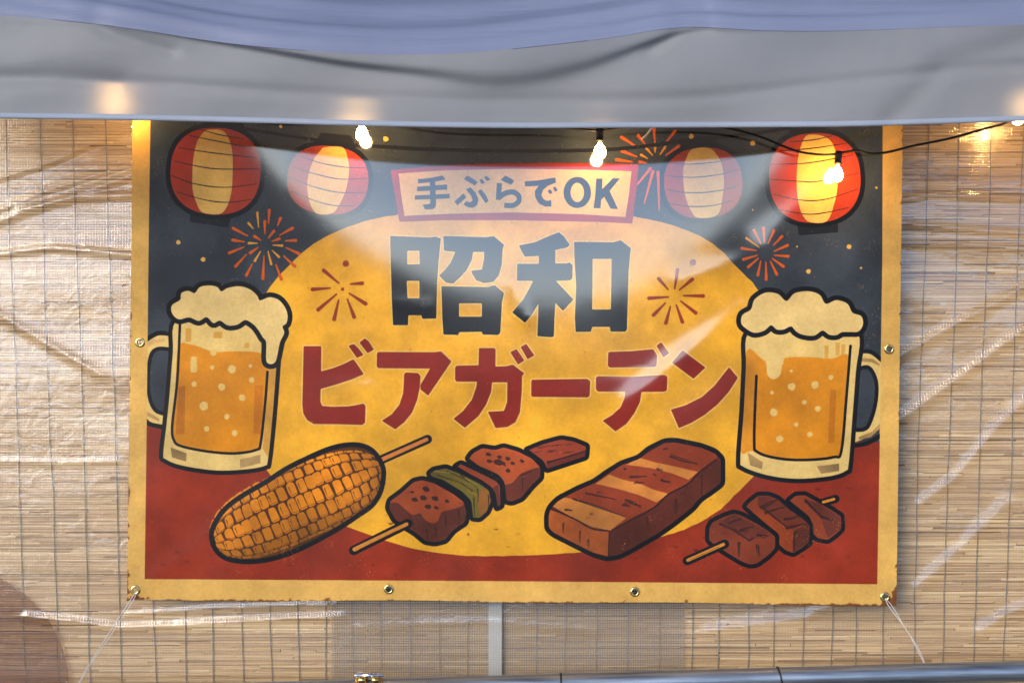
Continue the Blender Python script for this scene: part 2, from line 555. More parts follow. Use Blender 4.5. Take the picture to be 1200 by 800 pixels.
glyph('letter_print', [G((275, 118), (395, 118), (405, 130), (403, 262), (490, 260), (540, 247), (630, 315), (612, 335), (610, 450), (595, 620), (560, 695), (500, 733), (405, 742), (345, 615), (470, 608), (495, 540), (497, 385), (378, 385), (370, 460), (330, 560), (270, 650), (165, 740), (75, 670), (150, 610), (220, 520), (255, 420), (260, 380), (100, 380), (88, 365), (90, 265), (105, 255), (272, 252)),
                 G((520, 150), (568, 125), (630, 215), (580, 247)), G((600, 110), (645, 85), (708, 175), (655, 205))], REDL)
glyph('letter_print', [G((690, 365), (1120, 358), (1145, 375), (1140, 490), (1125, 503), (690, 498), (683, 485), (685, 375))], REDL)
G = Z(695, 390, 6.667)
glyph('letter_print', [G((125, 148), (300, 142), (470, 127), (500, 175), (495, 255), (480, 265), (130, 270), (115, 255), (118, 160)), G((495, 100), (532, 72), (595, 158), (548, 190)),
                 G((35, 337), (300, 343), (560, 327), (580, 340), (577, 445), (560, 458), (378, 460), (365, 540), (320, 630), (260, 710), (175, 768), (75, 685), (150, 640), (215, 580), (245, 510), (252, 458), (40, 458), (22, 440), (22, 350))], REDL)
glyph('letter_print', [G((700, 135), (878, 270), (785, 358), (615, 232)), G((1063, 267), (1132, 350), (1060, 460), (970, 560), (870, 640), (770, 700), (670, 743), (608, 598), (720, 565), (850, 500), (950, 410), (1020, 320))], REDL)


# --- beer mugs
def hatch(q, col=(150, 118, 74)):
    fill(q, col, alpha=0.75, tex=0.9)


M = Z(150, 320, 3.2)
glass = spline(M((172, 178), (160, 300), (148, 450), (136, 570), (124, 680), (138, 704), (200, 728), (330, 747), (450, 742), (518, 728), (532, 705), (548, 560), (558, 440), (566, 330), (575, 230), (480, 170), (300, 160)), 5, True)
handle_o = spline(M((160, 228), (110, 226), (66, 255), (50, 330), (48, 430), (58, 520), (90, 562), (130, 575)), 6)
fill(np.vstack([handle_o]), CREAM)
stroke(M((160, 228), (110, 226), (62, 255)), 5.2, INK); stroke(M((58, 555), (90, 568), (130, 576)), 5.2, INK)
fill(M((70, 262), (95, 248), (140, 246), (140, 256), (100, 262), (72, 282)), (188, 150, 88), tex=.5)
fill(M((66, 515), (118, 545), (116, 556), (66, 532)), (188, 150, 88), tex=.5)
fill(spline(M((155, 285), (115, 283), (90, 300), (78, 350), (75, 420), (85, 480), (105, 515), (135, 527)), 6), NAVY, tex=.3)
stroke(M((155, 285), (115, 283), (90, 300), (78, 350), (75, 420), (85, 480), (105, 515), (135, 527)), 4.4, INK)
fill(glass, CREAM, tex=0.12)
fill(M((500, 303), (552, 350), (560, 330), (548, 500), (525, 690), (505, 655), (520, 480)), (206, 150, 58), tex=.3)
beer = spline(M((190, 275), (240, 268), (320, 294), (400, 293), (505, 303), (522, 370), (512, 510), (498, 635), (480, 660), (400, 672), (300, 665), (200, 645), (170, 615), (166, 560), (178, 420)), 5, True)
fill(beer, GOLD, tex=0.22)
fill(M((190, 430), (215, 420), (212, 600), (178, 605)), (176, 92, 16), alpha=0.45, tex=.5)
fill(M((475, 420), (508, 420), (502, 605), (470, 600)), (176, 92, 16), alpha=0.45, tex=.5)
stroke(M((195, 190), (185, 400), (166, 570), (172, 625), (200, 648), (300, 668), (400, 675), (480, 662), (498, 635), (515, 480), (523, 370)), 3.0, INK)
stroke(np.array(glass), 5.0, INK, closed=True, sm=False)
for bx, by, br in [(320, 298, 12), (316, 353, 8), (389, 360, 15), (459, 348, 7), (464, 400, 10), (248, 416, 10), (351, 426, 13), (428, 467, 12), (284, 498, 16), (371, 538, 10), (295, 583, 10), (400, 599, 11)]:
    (x, y), = M((bx, by)); fill(disc(x, y, br / 3.2, br / 3.0, wob=.05), (226, 190, 108))
fill(rounded(M((235, 312), (258, 312), (260, 372), (234, 372)), 2.5), (226, 190, 108))
for bx, by, w, h in [(227, 232, 11, 26), (338, 232, 17, 12), (446, 271, 9, 10)]:
    (x, y), = M((bx, by)); fill(rounded([(x - w / 3.2, y - h / 3.2), (x + w / 3.2, y - h / 3.2), (x + w / 3.4, y + h / 3.2), (x - w / 3, y + h / 3.2)], 1.5), (206, 150, 56), alpha=.8)
hatch(M((160, 652), (220, 675), (218, 706), (165, 690))); hatch(M((420, 697), (497, 680), (497, 712), (420, 730)))
foam_pts = M((165, 150), (165, 120), (195, 100), (200, 75), (225, 66), (250, 74), (270, 52), (305, 46), (335, 52), (350, 68), (375, 55), (420, 49), (460, 62), (485, 85), (495, 102), (530, 90), (565, 100), (590, 130), (599, 160), (594, 188), (580, 200), (586, 225), (570, 260), (558, 318), (548, 337), (530, 340), (518, 325), (518, 260), (505, 240), (490, 215), (470, 192), (440, 176), (410, 193), (375, 196), (345, 178), (320, 187), (295, 165), (265, 179), (230, 166), (190, 173))
foam = spline(foam_pts, 5, True)
stroke(foam, 11.2, INK, closed=True, sm=False)
fill(foam, (230, 200, 128), tex=.12)
DECALS.append(('beer_mug_print', [np.array(glass)]))
DECALS.append(('foam_print', [np.array(foam)]))

M = Z(850, 320, 3.075)
glass2 = spline(M((74, 215), (66, 340), (58, 500), (46, 670), (60, 703), (150, 735), (260, 748), (380, 738), (438, 718), (452, 690), (466, 520), (478, 360), (487, 215), (380, 190), (180, 190)), 5, True)
fill(spline(M((480, 285), (530, 290), (566, 320), (580, 380), (578, 470), (560, 540), (510, 590), (455, 612)), 6), CREAM)
stroke(M((480, 282), (525, 284), (562, 312)), 5, INK); stroke(M((560, 585), (510, 612), (455, 622)), 5, INK)
fill(M((488, 305), (530, 308), (556, 325), (556, 335), (525, 320), (488, 318)), (188, 150, 88), tex=.5)
fill(M((480, 590), (530, 570), (556, 540), (556, 560), (525, 590), (482, 600)), (188, 150, 88), tex=.5)
fill(spline(M((478, 345), (510, 338), (530, 355), (545, 400), (541, 470), (520, 540), (500, 562), (462, 565)), 6), NAVY, tex=.3)
stroke(M((478, 345), (510, 338), (530, 355), (545, 400), (541, 470), (520, 540), (500, 562), (462, 565)), 4.4, INK)
fill(glass2, CREAM, tex=.12)
beer2 = spline(M((76, 280), (130, 308), (148, 318), (205, 330), (215, 305), (300, 302), (380, 308), (448, 302), (436, 480), (420, 640), (390, 662), (300, 672), (200, 668), (118, 645), (90, 640), (55, 640), (62, 480)), 4, True)
fill(beer2, GOLD, tex=.22)
fill(M((78, 285), (105, 300), (108, 600), (92, 640), (58, 640)), (206, 138, 40), alpha=.6, tex=.4)
drip = spline(M((138, 235), (215, 235), (214, 300), (204, 330), (198, 365), (175, 382), (152, 368), (148, 330), (140, 300)), 5, True)
fill(drip, (228, 196, 120))
fill(M((378, 420), (400, 420), (392, 610), (370, 612)), (170, 92, 16), alpha=.45, tex=.5)
for bx, by in [(365, 285), (405, 275), (425, 280)]:
    (x, y), = M((bx, by)); fill([(x - 2.5, y - 8), (x + 2.5, y - 8), (x + 2, y + 7), (x - 2.5, y + 7)], (206, 150, 56), alpha=.7)
stroke(M((112, 370), (104, 600), (118, 645), (200, 668), (300, 672), (390, 662), (418, 640), (436, 450), (451, 262)), 3.2, INK)
stroke(np.array(glass2), 5.2, INK, closed=True, sm=False)
for bx, by, br in [(237, 352, 6), (380, 375, 9), (239, 409, 14), (323, 402, 14), (168, 430, 7), (285, 465, 9), (333, 488, 11), (175, 501, 14), (255, 545, 8), (304, 580, 10), (196, 597, 13)]:
    (x, y), = M((bx, by)); fill(disc(x, y, br / 3.1, wob=.06), (226, 190, 108))
hatch(M((80, 645), (135, 680), (132, 705), (90, 692))); hatch(M((330, 695), (410, 685), (410, 712), (345, 722)))
foam2 = spline(M((57, 180), (62, 150), (92, 130), (105, 95), (145, 70), (190, 75), (220, 100), (250, 72), (300, 65), (340, 78), (362, 110), (400, 97), (440, 110), (458, 142), (490, 155), (496, 185), (480, 210), (450, 212), (420, 213), (400, 223), (375, 222), (350, 207), (320, 225), (280, 222), (255, 210), (237, 192), (210, 203), (185, 203), (165, 188), (140, 207), (105, 215), (75, 200)), 5, True)
stroke(foam2, 11.2, INK, closed=True, sm=False)
fill(foam2, (230, 200, 128), tex=.12)
DECALS.append(('beer_mug_print', [np.array(glass2)]))
DECALS.append(('foam_print', [np.array(foam2)]))

# --- corn cob
K = Z(235, 500, 4.286)
stroke(K((900, 168), (1140, 62)), 10.5, INK)
stroke(K((912, 163), (1135, 63)), 5.0, (206, 122, 50), w2=4.4)
corn = spline(K((55, 535), (80, 470), (130, 405), (210, 345), (330, 275), (430, 210), (540, 155), (640, 112), (720, 92), (790, 90), (850, 110), (890, 150), (917, 205), (918, 260), (902, 330), (860, 395), (790, 445), (700, 505), (600, 562), (500, 612), (400, 650), (300, 672), (200, 674), (120, 655), (70, 605)), 5, True)
fill(corn, (84, 48, 20), tex=.3)
A, B = np.array(K((54, 580))[0]), np.array(K((924, 203))[0])
ax = (B - A); CL = np.linalg.norm(ax); ax /= CL
nr = np.array([-ax[1], ax[0]])
HW = 43.8


def corn_pt(u, v):
    k = 2 * u - 1
    w = max(1 - abs(k) ** 3.2, 0.0) ** 0.5
    bow = -0.9 * (1 - k * k)
    return A + ax * CL * u + nr * (HW * w * v + bow)


rows, cols = 7, 19
for i in range(rows):
    t0 = -math.pi / 2 + math.pi * i / rows; t1 = -math.pi / 2 + math.pi * (i + 1) / rows
    for j in range(cols):
        sh = 0.4 * (i % 2) + 0.12 * math.sin(i * 2.1 + j)
        u0, u1 = (j + sh) / cols, (j + 0.97 + sh) / cols
        if u0 < 0.01 or u1 > 0.99:
            u0, u1 = max(u0, .012), min(u1, .988)
            if u1 - u0 < .02:
                continue
        v0, v1 = math.sin(t0), math.sin(t1)
        curve = 0.035
        q = []
        g = 0.05
        du = (u1 - u0) * .11; dv = (v1 - v0) * .10
        for (uu, vv) in [(u0 + du, v0 + dv), ((u0 + u1) / 2, v0 + dv * .4), (u1 - du, v0 + dv), (u1 - du * .5, (v0 + v1) / 2), (u1 - du, v1 - dv), ((u0 + u1) / 2, v1 - dv * .4), (u0 + du, v1 - dv), (u0 + du * .5, (v0 + v1) / 2)]:
            p = corn_pt(min(max(uu + curve * (vv * vv) * (0.5 - uu) * 0.6, 0.005), .995), vv * .985)
            q.append(p + RNG.standard_normal(2) * 0.32)
        shade = 1.06 - 0.30 * max(v0 + .15, 0) - .1 * RNG.random()
        base = np.array([212, 128, 24]) * shade
        fill(q, base, sm=True, n=3, tex=.35)
        if RNG.random() < .7:
            stroke([q[6] * .92 + q[2] * .08, q[5] * .9 + q[1] * .1, q[4] * .92 + q[0] * .08], .8, (84, 46, 20), alpha=.6)
        if RNG.random() < .35:
            stroke([q[0] * .8 + q[4] * .2, q[6] * .8 + q[2] * .2], 1.3, (66, 38, 22), w2=.5, alpha=.7)
stroke(corn, 5.8, INK, closed=True, sm=False)
DECALS.append(('corn_cob_print', [corn]))
T1, T2 = np.array(K((900, 168), (1140, 62)))
DECALS.append(('skewer_stick_print', [ribbon([T1, T2], 10)]))


def chunk(zf, outline, col, w=4.6, tex=.3):
    p = rounded(zf(*outline), 3)
    fill(p, col, tex=tex)
    return p


def brush(zf, a, b, w, col, alpha=.75):
    """short dry brush mark"""
    (xa, ya), (xb, yb) = zf(a, b)
    for k in range(4):
        j = RNG.standard_normal(4) * w * .3
        mx, my = (xa + xb) / 2 + RNG.standard_normal() * w * .3, (ya + yb) / 2 + RNG.standard_normal() * w * .3
        stroke([(xa + j[0], ya + j[1]), (mx, my), (xb + j[2], yb + j[3])], w * (.4 + .4 * RNG.random()), col, w2=w * .2, alpha=alpha * .6)


TOP, SIDE, CHAR = (168, 76, 36), (98, 46, 32), (48, 26, 24)
# --- skewer with pepper
K = Z(400, 500, 4.0)
slab = chunk(K, [(860, 105), (940, 72), (1030, 48), (1090, 58), (1157, 85), (1152, 145), (960, 208), (940, 165)], (140, 58, 34))
fill(K((965, 165), (1150, 108), (1150, 140), (962, 203)), (96, 42, 30), tex=.3)
for k in range(12):
    x = 900 + RNG.random() * 210; y = 80 + RNG.random() * 50
    brush(K, (x, y), (x + 35, y - 6), 1.1, CHAR, .6)
brush(K, (965, 165), (1145, 112), 2.2, CHAR, .9)
stroke(slab, 5, INK, closed=True, sm=False)
c2 = chunk(K, [(585, 150), (610, 115), (660, 88), (720, 98), (760, 85), (830, 105), (900, 140), (942, 185), (942, 240), (900, 280), (850, 340), (800, 360), (765, 352), (755, 260), (730, 230), (640, 190)], TOP)
fill(K((940, 190), (935, 245), (890, 285), (845, 340), (800, 357), (768, 350), (760, 280), (800, 262), (835, 225), (870, 205)), SIDE, tex=.3, sm=True)
brush(K, (840, 225), (905, 200), 2, CHAR, .8); brush(K, (850, 240), (850, 300), 1.4, CHAR)
for x, y, r in [(690, 128, 3.2), (740, 140, 3), (780, 148, 3.2), (803, 170, 2.8), (846, 158, 3), (695, 160, 3), (735, 165, 5), (780, 205, 3.2), (760, 172, 3)]:
    (a, b), = K((x, y)); fill(disc(a, b, r, r * .7, wob=.15, n=12, rot=.3), CHAR, alpha=.8)
stroke(c2, 5, INK, closed=True, sm=False)
br_ = chunk(K, [(525, 185), (560, 163), (650, 205), (730, 245), (752, 270), (757, 372), (725, 388), (712, 310), (680, 280), (600, 230)], (150, 66, 38))
fill(K((700, 290), (735, 270), (752, 370), (725, 385)), SIDE, tex=.3)
stroke(br_, 5, INK, closed=True, sm=False)
gr = chunk(K, [(405, 215), (430, 195), (490, 183), (560, 210), (650, 255), (700, 290), (712, 350), (690, 402), (650, 437), (608, 432), (600, 350), (560, 310), (470, 255), (415, 240)], (112, 98, 34))
fill(K((640, 330), (660, 290), (695, 310), (700, 370), (675, 415), (650, 410)), (146, 92, 36), tex=.3, sm=True)
for a, b in [((450, 225), (560, 262)), ((500, 205), (600, 258)), ((560, 225), (640, 282)), ((560, 262), (620, 300)), ((640, 290), (640, 350)), ((690, 320), (690, 390)), ((620, 330), (625, 415))]:
    brush(K, a, b, 1.8, (46, 42, 22), .8)
for a, b in [((430, 205), (520, 215)), ((590, 300), (640, 320)), ((580, 240), (660, 290))]:
    brush(K, a, b, 1.6, (150, 134, 60), .7)
stroke(gr, 5, INK, closed=True, sm=False)
c1 = chunk(K, [(213, 380), (222, 340), (280, 298), (335, 248), (380, 238), (440, 255), (530, 305), (582, 345), (597, 400), (587, 452), (530, 490), (492, 537), (440, 550), (390, 542), (340, 500), (290, 470), (245, 440)], SIDE)
fill(K((225, 352), (285, 305), (340, 256), (385, 246), (440, 262), (528, 312), (575, 350), (560, 372), (510, 388), (470, 400), (452, 440), (425, 450), (390, 432), (370, 405), (335, 412), (300, 385), (262, 355)), TOP, tex=.3, sm=True)
for x, y, r in [(395, 290, 4.4), (333, 305, 2.4), (345, 340, 3.6), (385, 332, 4.2), (440, 335, 4.4), (495, 347, 2.8), (405, 373, 4), (445, 378, 3)]:
    (a, b), = K((x, y)); fill(disc(a, b, r, r * .65, wob=.15, n=12, rot=.3), CHAR, alpha=.85)
for a, b in [((490, 420), (490, 470)), ((400, 480), (405, 530)), ((330, 440), (345, 480)), ((550, 390), (555, 440)), ((440, 470), (445, 520))]:
    brush(K, a, b, 2.2, CHAR, .55)
stroke(c1, 5, INK, closed=True, sm=False)
stroke(K((58, 578), (310, 453)), 11, INK)
stroke(K((62, 573), (306, 455)), 5.0, (206, 132, 50), w2=4.4); stroke(K((85, 572), (260, 485)), .6, (70, 40, 20), alpha=.6)
DECALS.append(('skewer_stick_print', [ribbon(K((58, 578), (300, 460)), 10.5)]))
for nm, p in (('meat_chunk_print', c1), ('pepper_print', gr), ('meat_slice_print', br_), ('meat_chunk_print', c2), ('meat_slice_print', slab)):
    DECALS.append((nm, [p]))

# --- steak block
K = Z(630, 500, 4.704)
steak = rounded(K((48, 480), (65, 438), (110, 392), (220, 335), (310, 297), (380, 247), (460, 197), (555, 165), (610, 118), (700, 74), (760, 71), (900, 100), (980, 130), (1022, 172), (1022, 315), (960, 362), (900, 402), (860, 452), (760, 532), (660, 602), (520, 682), (450, 717), (380, 728), (300, 703), (180, 643), (80, 592), (48, 560)), 4)
fill(steak, (92, 42, 28), tex=.35)
fill(K((60, 445), (200, 508), (300, 553), (395, 575), (388, 712), (300, 690), (180, 630), (60, 575)), (182, 92, 36), tex=.45)
fill(K((70, 432), (220, 345), (330, 300), (460, 208), (560, 172), (700, 88), (760, 86), (900, 115), (985, 150), (990, 180), (890, 250), (830, 310), (720, 370), (640, 440), (540, 500), (400, 572), (300, 550), (200, 503)), (146, 60, 30), tex=.35)
for q in [[(72, 430), (150, 388), (250, 410), (350, 445), (490, 500), (400, 570), (300, 550), (200, 503)], [(320, 312), (395, 262), (470, 290), (560, 310), (640, 345), (722, 368), (655, 415), (560, 375), (440, 340)], [(490, 208), (560, 170), (650, 195), (760, 218), (885, 248), (832, 290), (740, 255), (620, 225)]]:
    fill(K(*q), (206, 130, 56), tex=.4)
for a, b, w in [((700, 120), (720, 122), 2.5), ((730, 160), (880, 205), 4), ((480, 228), (490, 232), 3), ((660, 232), (690, 238), 3), ((510, 275), (600, 272), 3.2), ((540, 305), (585, 308), 3.2), ((680, 293), (730, 308), 4), ((640, 262), (655, 268), 2.5),
                ((265, 365), (430, 400), 3), ((195, 395), (480, 492), 3.6), ((490, 405), (570, 440), 5), ((470, 430), (510, 440), 4), ((150, 458), (190, 462), 4)]:
    brush(K, a, b, w * .8, CHAR, .95)
stroke(K((70, 450), (150, 482), (220, 515), (300, 560), (390, 572)), 1.8, CHAR); stroke(K((410, 570), (520, 508), (640, 445), (720, 372), (830, 312), (890, 250), (985, 180)), 2.0, CHAR)
stroke(K((395, 575), (390, 715)), 1.3, CHAR)
for a, b in [((140, 530), (142, 585)), ((235, 575), (237, 635)), ((278, 620), (278, 660)), ((600, 500), (610, 570)), ((760, 400), (762, 480)), ((905, 260), (905, 390)), ((500, 620), (505, 640))]:
    brush(K, a, b, 2.4, CHAR, .7)
stroke(steak, 5.4, INK, closed=True, sm=False)
DECALS.append(('steak_print', [steak]))

# --- small skewer
K = Z(790, 560, 5.714)
stroke(K((990, 165), (1080, 138)), 9.5, INK)
p3 = chunk(K, [(752, 150), (810, 102), (880, 100), (960, 145), (1050, 195), (1130, 248), (1132, 345), (1090, 385), (1030, 428), (950, 412), (915, 370), (900, 270)], (132, 58, 28))
fill(K((880, 140), (960, 165), (1110, 255), (1115, 340), (1030, 400), (1000, 320), (985, 265), (900, 190)), (96, 44, 30), tex=.4)
brush(K, (880, 145), (985, 260), 4, CHAR, 1); brush(K, (985, 260), (1080, 285), 3, CHAR, .9)
stroke(p3, 4.8, INK, closed=True, sm=False)
stroke(K((998, 160), (1070, 140)), 3.2, (206, 132, 40))
p2 = chunk(K, [(462, 190), (500, 148), (560, 102), (640, 104), (700, 128), (780, 198), (880, 268), (918, 308), (918, 435), (870, 472), (800, 515), (740, 495), (690, 450), (690, 380), (600, 310)], (140, 60, 26))
fill(K((560, 120), (640, 122), (700, 145), (890, 290), (800, 345), (740, 320), (640, 250), (560, 190)), (104, 46, 28), tex=.4)
fill(K((800, 350), (900, 300), (905, 430), (795, 500)), (84, 40, 28), tex=.4)
for a, b in [((580, 190), (690, 150)), ((610, 225), (740, 195)), ((740, 280), (840, 250)), ((600, 200), (760, 330)), ((760, 335), (900, 300)), ((800, 370), (800, 480))]:
    brush(K, a, b, 2.8, CHAR, .9)
stroke(p2, 4.8, INK, closed=True, sm=False)
p1 = chunk(K, [(222, 330), (245, 285), (320, 248), (400, 220), (460, 238), (560, 292), (640, 342), (690, 385), (690, 472), (640, 525), (560, 583), (510, 592), (450, 572), (340, 505), (260, 455), (220, 420)], (118, 52, 30))
fill(K((310, 290), (400, 240), (640, 360), (560, 400), (500, 420), (430, 370)), (96, 44, 30), tex=.4)
for a, b in [((305, 305), (400, 350)), ((365, 300), (450, 270)), ((400, 350), (510, 420)), ((440, 350), (530, 325)), ((560, 380), (630, 382)), ((560, 450), (565, 510)), ((430, 430), (435, 520)), ((510, 415), (530, 400))]:
    brush(K, a, b, 3.0, CHAR, .9)
stroke(p1, 4.8, INK, closed=True, sm=False)
stroke(K((88, 552), (338, 440)), 10.5, INK)
stroke(K((92, 548), (330, 442)), 3.8, (206, 132, 44)); stroke(K((110, 545), (300, 458)), .7, (90, 50, 20), alpha=.6)
DECALS.append(('skewer_stick_print', [ribbon(K((88, 552), (330, 444)), 10)]))
for p in (p3, p2, p1):
    DECALS.append(('meat_chunk_print', [p]))

# --- the border overlaps the outer ends of the motifs
for q in ([(140, 98), (177.6, 98), (176.5, 122), (174, 300), (172, 498), (169.5, 678), (169, 716), (140, 716)], [(1070, 98), (1036, 98), (1034.5, 128), (1034, 300), (1031, 518), (1028, 684), (1027.5, 716), (1070, 716)]):
    fill(q, BORD, tex=.12)
# --- printed ageing of the artwork: specks, blots, worn brown edges
for _ in range(2200):
    x, y = RNG.uniform(172, 1030), RNG.uniform(130, 682)
    cl = fbm_v = RNG.random()
    r = 0.25 + 0.5 * RNG.random() ** 3
    on_red = y > 560
    col = (214, 120, 50) if on_red else (196, 150, 92)
    paint(cov_poly([disc(x, y, r, n=7, wob=.25)]), col, .3 + .5 * RNG.random() * cl, 0)
for _ in range(60):       # clustered flecks
    x, y = RNG.uniform(172, 1030), RNG.choice([RNG.uniform(140, 480), RNG.uniform(600, 680)])
    for _k in range(14):
        paint(cov_poly([disc(x + RNG.standard_normal() * 5, y + RNG.standard_normal() * 4, .3 + .5 * RNG.random(), n=7, wob=.3)]), (206, 134, 70) if y > 560 else (182, 140, 92), .45, 0)
for _ in range(120):      # brown blots on the sun and foam
    x, y = RNG.uniform(300, 900), RNG.uniform(260, 640)
    paint(cov_poly([disc(x, y, .5 + 1.3 * RNG.random() ** 2, n=9, wob=.25)]), (150, 88, 30), .4 * RNG.random(), 0)
for _ in range(50):       # dark blots on the table
    x, y = RNG.uniform(175, 1025), RNG.uniform(570, 675)
    paint(cov_poly([disc(x, y, 1.5 + 2.0 * RNG.random(), .8 + RNG.random(), n=11, wob=.2)]), (70, 26, 22), .45 * RNG.random() + .1, 0)
yy, xx = np.mgrid[0:AH, 0:AW].astype(np.float32)
pxx, pyy = AX0 + xx / S, AY0 + yy / S
eL = pxx - (149 + (703 - pyy) * 7 / 602); eR = (1050.5 + (709 - pyy) * 7.5 / 602) - pxx
eB = (703 + (pxx - 149) * 6 / 902) - pyy
nz1, nz2 = fbm(AH, AW, 14 * S, 5), fbm(AH, AW, 5 * S, 4)
ed = np.minimum(np.minimum(eL, eR) * 1.6, eB)
corner = np.exp(-((eL / 24) ** 2 + (eB / 30) ** 2)) + np.exp(-((eR / 26) ** 2 + (eB / 30) ** 2))
rust = np.clip((nz1 * .9 + nz2 * .8 - .93 - ed * .05 + corner * .34) * 9, 0, 1) * (ed < 26)
edge = np.clip((2.2 + (nz2 - .5) * 5 - eB) / 1.6, 0, 1) * .85
rust = np.maximum(rust * .8, edge)[..., None]
art[:] = art * (1 - rust) + np.array((98, 52, 26), np.float32) / 255 * (.7 + .6 * nz2[..., None]) * rust
warm = np.clip((nz1 - .5) * 3, 0, 1)[..., None] * .10
art[:] = art * (1 - warm) + art * np.array((.80, .62, .38), np.float32) * warm
grain = fbm(AH, AW, 2.2 * S, 3) - .44
blotch = fbm(AH, AW, 22 * S, 5) - .48
art = art * (1 + grain[..., None] * .11 + blotch[..., None] * .15)
art = np.clip(art, 0, 1)

img = bpy.data.images.new('banner_print', AW, AH, alpha=False, float_buffer=False)
rgba = np.ones((AH, AW, 4), np.float32)
rgba[..., :3] = art[::-1]
img.pixels.foreach_set(rgba.ravel())
img.update()
img.pack()

# ------------------------------------------------------------------ materials
def banner_material():
    m, nt, out = new_mat('printed_vinyl')
    uv = N(nt, 'ShaderNodeUVMap', uv_map='UVMap')
    tex = N(nt, 'ShaderNodeTexImage', image=img, interpolation='Cubic', extension='EXTEND')
    nt.links.new(uv.outputs[0], tex.inputs[0])
    tc = N(nt, 'ShaderNodeTexCoord')
    grime = N(nt, 'ShaderNodeTexNoise', i_Scale=7.0, i_Detail=7.0, i_Roughness=0.62)
    nt.links.new(uv.outputs[0], grime.inputs['Vector'])
    mr = N(nt, 'ShaderNodeMapRange', i_1=.3, i_2=.7, i_3=.90, i_4=1.06)
    nt.links.new(grime.outputs[0], mr.inputs[0])
    mul = N(nt, 'ShaderNodeMix', data_type='RGBA', blend_type='MULTIPLY')
    mul.inputs[0].default_value = 1
    nt.links.new(tex.outputs[0], mul.inputs[6]); nt.links.new(mr.outputs[0], mul.inputs[7])
    p = N(nt, 'ShaderNodeBsdfPrincipled')
    nt.links.new(mul.outputs[2], p.inputs['Base Color'])
    p.inputs['Roughness'].default_value = 0.55
    p.inputs['Specular IOR Level'].default_value = 0.0
    p.inputs['Coat Weight'].default_value = 1.0
    p.inputs['Coat Roughness'].default_value = 0.055
    p.inputs['Coat IOR'].default_value = 2.05
    fine = N(nt, 'ShaderNodeTexNoise', i_Scale=420.0, i_Detail=2.0)
    nt.links.new(uv.outputs[0], fine.inputs['Vector'])
    bp = N(nt, 'ShaderNodeBump', i_Strength=.02, i_Distance=.0002)
    nt.links.new(fine.outputs[0], bp.inputs['Height'])
    crz = N(nt, 'ShaderNodeTexNoise', i_Scale=11.0, i_Detail=1.5, i_Roughness=.45, i_Distortion=.6)
    nt.links.new(uv.outputs[0], crz.inputs['Vector'])
    bq = N(nt, 'ShaderNodeBump', i_Strength=.03, i_Distance=.0012)
    nt.links.new(crz.outputs[0], bq.inputs['Height']); nt.links.new(bp.outputs[0], bq.inputs['Normal'])
    nt.links.new(bq.outputs[0], p.inputs['Normal'])
    nt.links.new(bq.outputs[0], p.inputs['Coat Normal'])
    nt.links.new(p.outputs[0], out.inputs[0])
    return m


def cloth_material(name, col, trans, rough=.5, spec=.35, streak=.001):
    """tent fabric: part of the light passes through"""
    m, nt, out = new_mat(name)
    tc = N(nt, 'ShaderNodeTexCoord')
    nz = N(nt, 'ShaderNodeTexNoise', i_Scale=3.0, i_Detail=6.0)
    nt.links.new(tc.outputs['Object'], nz.inputs['Vector'])
    mr = N(nt, 'ShaderNodeMapRange', i_1=.3, i_2=.7, i_3=.9, i_4=1.05)
    nt.links.new(nz.outputs[0], mr.inputs[0])
    mul = N(nt, 'ShaderNodeMix', data_type='RGBA', blend_type='MULTIPLY')
    mul.inputs[0].default_value = 1
    mul.inputs[6].default_value = (*col, 1)
    nt.links.new(mr.outputs[0], mul.inputs[7])
    p = N(nt, 'ShaderNodeBsdfPrincipled')
    p.inputs['Roughness'].default_value = rough
    p.inputs['Specular IOR Level'].default_value = spec
    t = N(nt, 'ShaderNodeBsdfTranslucent')
    mp = N(nt, 'ShaderNodeMapping')
    mp.inputs['Scale'].default_value = (6, 6, 120)
    nt.links.new(tc.outputs['Object'], mp.inputs[0])
    wv = N(nt, 'ShaderNodeTexNoise', i_Scale=1.0, i_Detail=3.0)
    nt.links.new(mp.outputs[0], wv.inputs['Vector'])
    big = N(nt, 'ShaderNodeTexNoise', i_Scale=9.0, i_Detail=4.0)
    nt.links.new(tc.outputs['Object'], big.inputs['Vector'])
    b = N(nt, 'ShaderNodeBump', i_Strength=.3, i_Distance=streak)
    nt.links.new(wv.outputs[0], b.inputs['Height'])
    b2 = N(nt, 'ShaderNodeBump', i_Strength=.3, i_Distance=.012)
    nt.links.new(big.outputs[0], b2.inputs['Height']); nt.links.new(b.outputs[0], b2.inputs['Normal'])
    for sh in (p, t):
        nt.links.new(b2.outputs[0], sh.inputs['Normal'])
    nt.links.new(mul.outputs[2], p.inputs['Base Color']); nt.links.new(mul.outputs[2], t.inputs['Color'])
    mx = N(nt, 'ShaderNodeMixShader', i_0=trans)
    nt.links.new(p.outputs[0], mx.inputs[1]); nt.links.new(t.outputs[0], mx.inputs[2])
    fw = N(nt, 'ShaderNodeBsdfRefraction', i_Roughness=.62, i_IOR=1.35)       # some lamp light shines straight through the weave
    mx2 = N(nt, 'ShaderNodeMixShader', i_0=.035 if trans > .2 else 0.0)
    nt.links.new(mx.outputs[0], mx2.inputs[1]); nt.links.new(fw.outputs[0], mx2.inputs[2])
    nt.links.new(mx2.outputs[0], out.inputs[0])
    return m


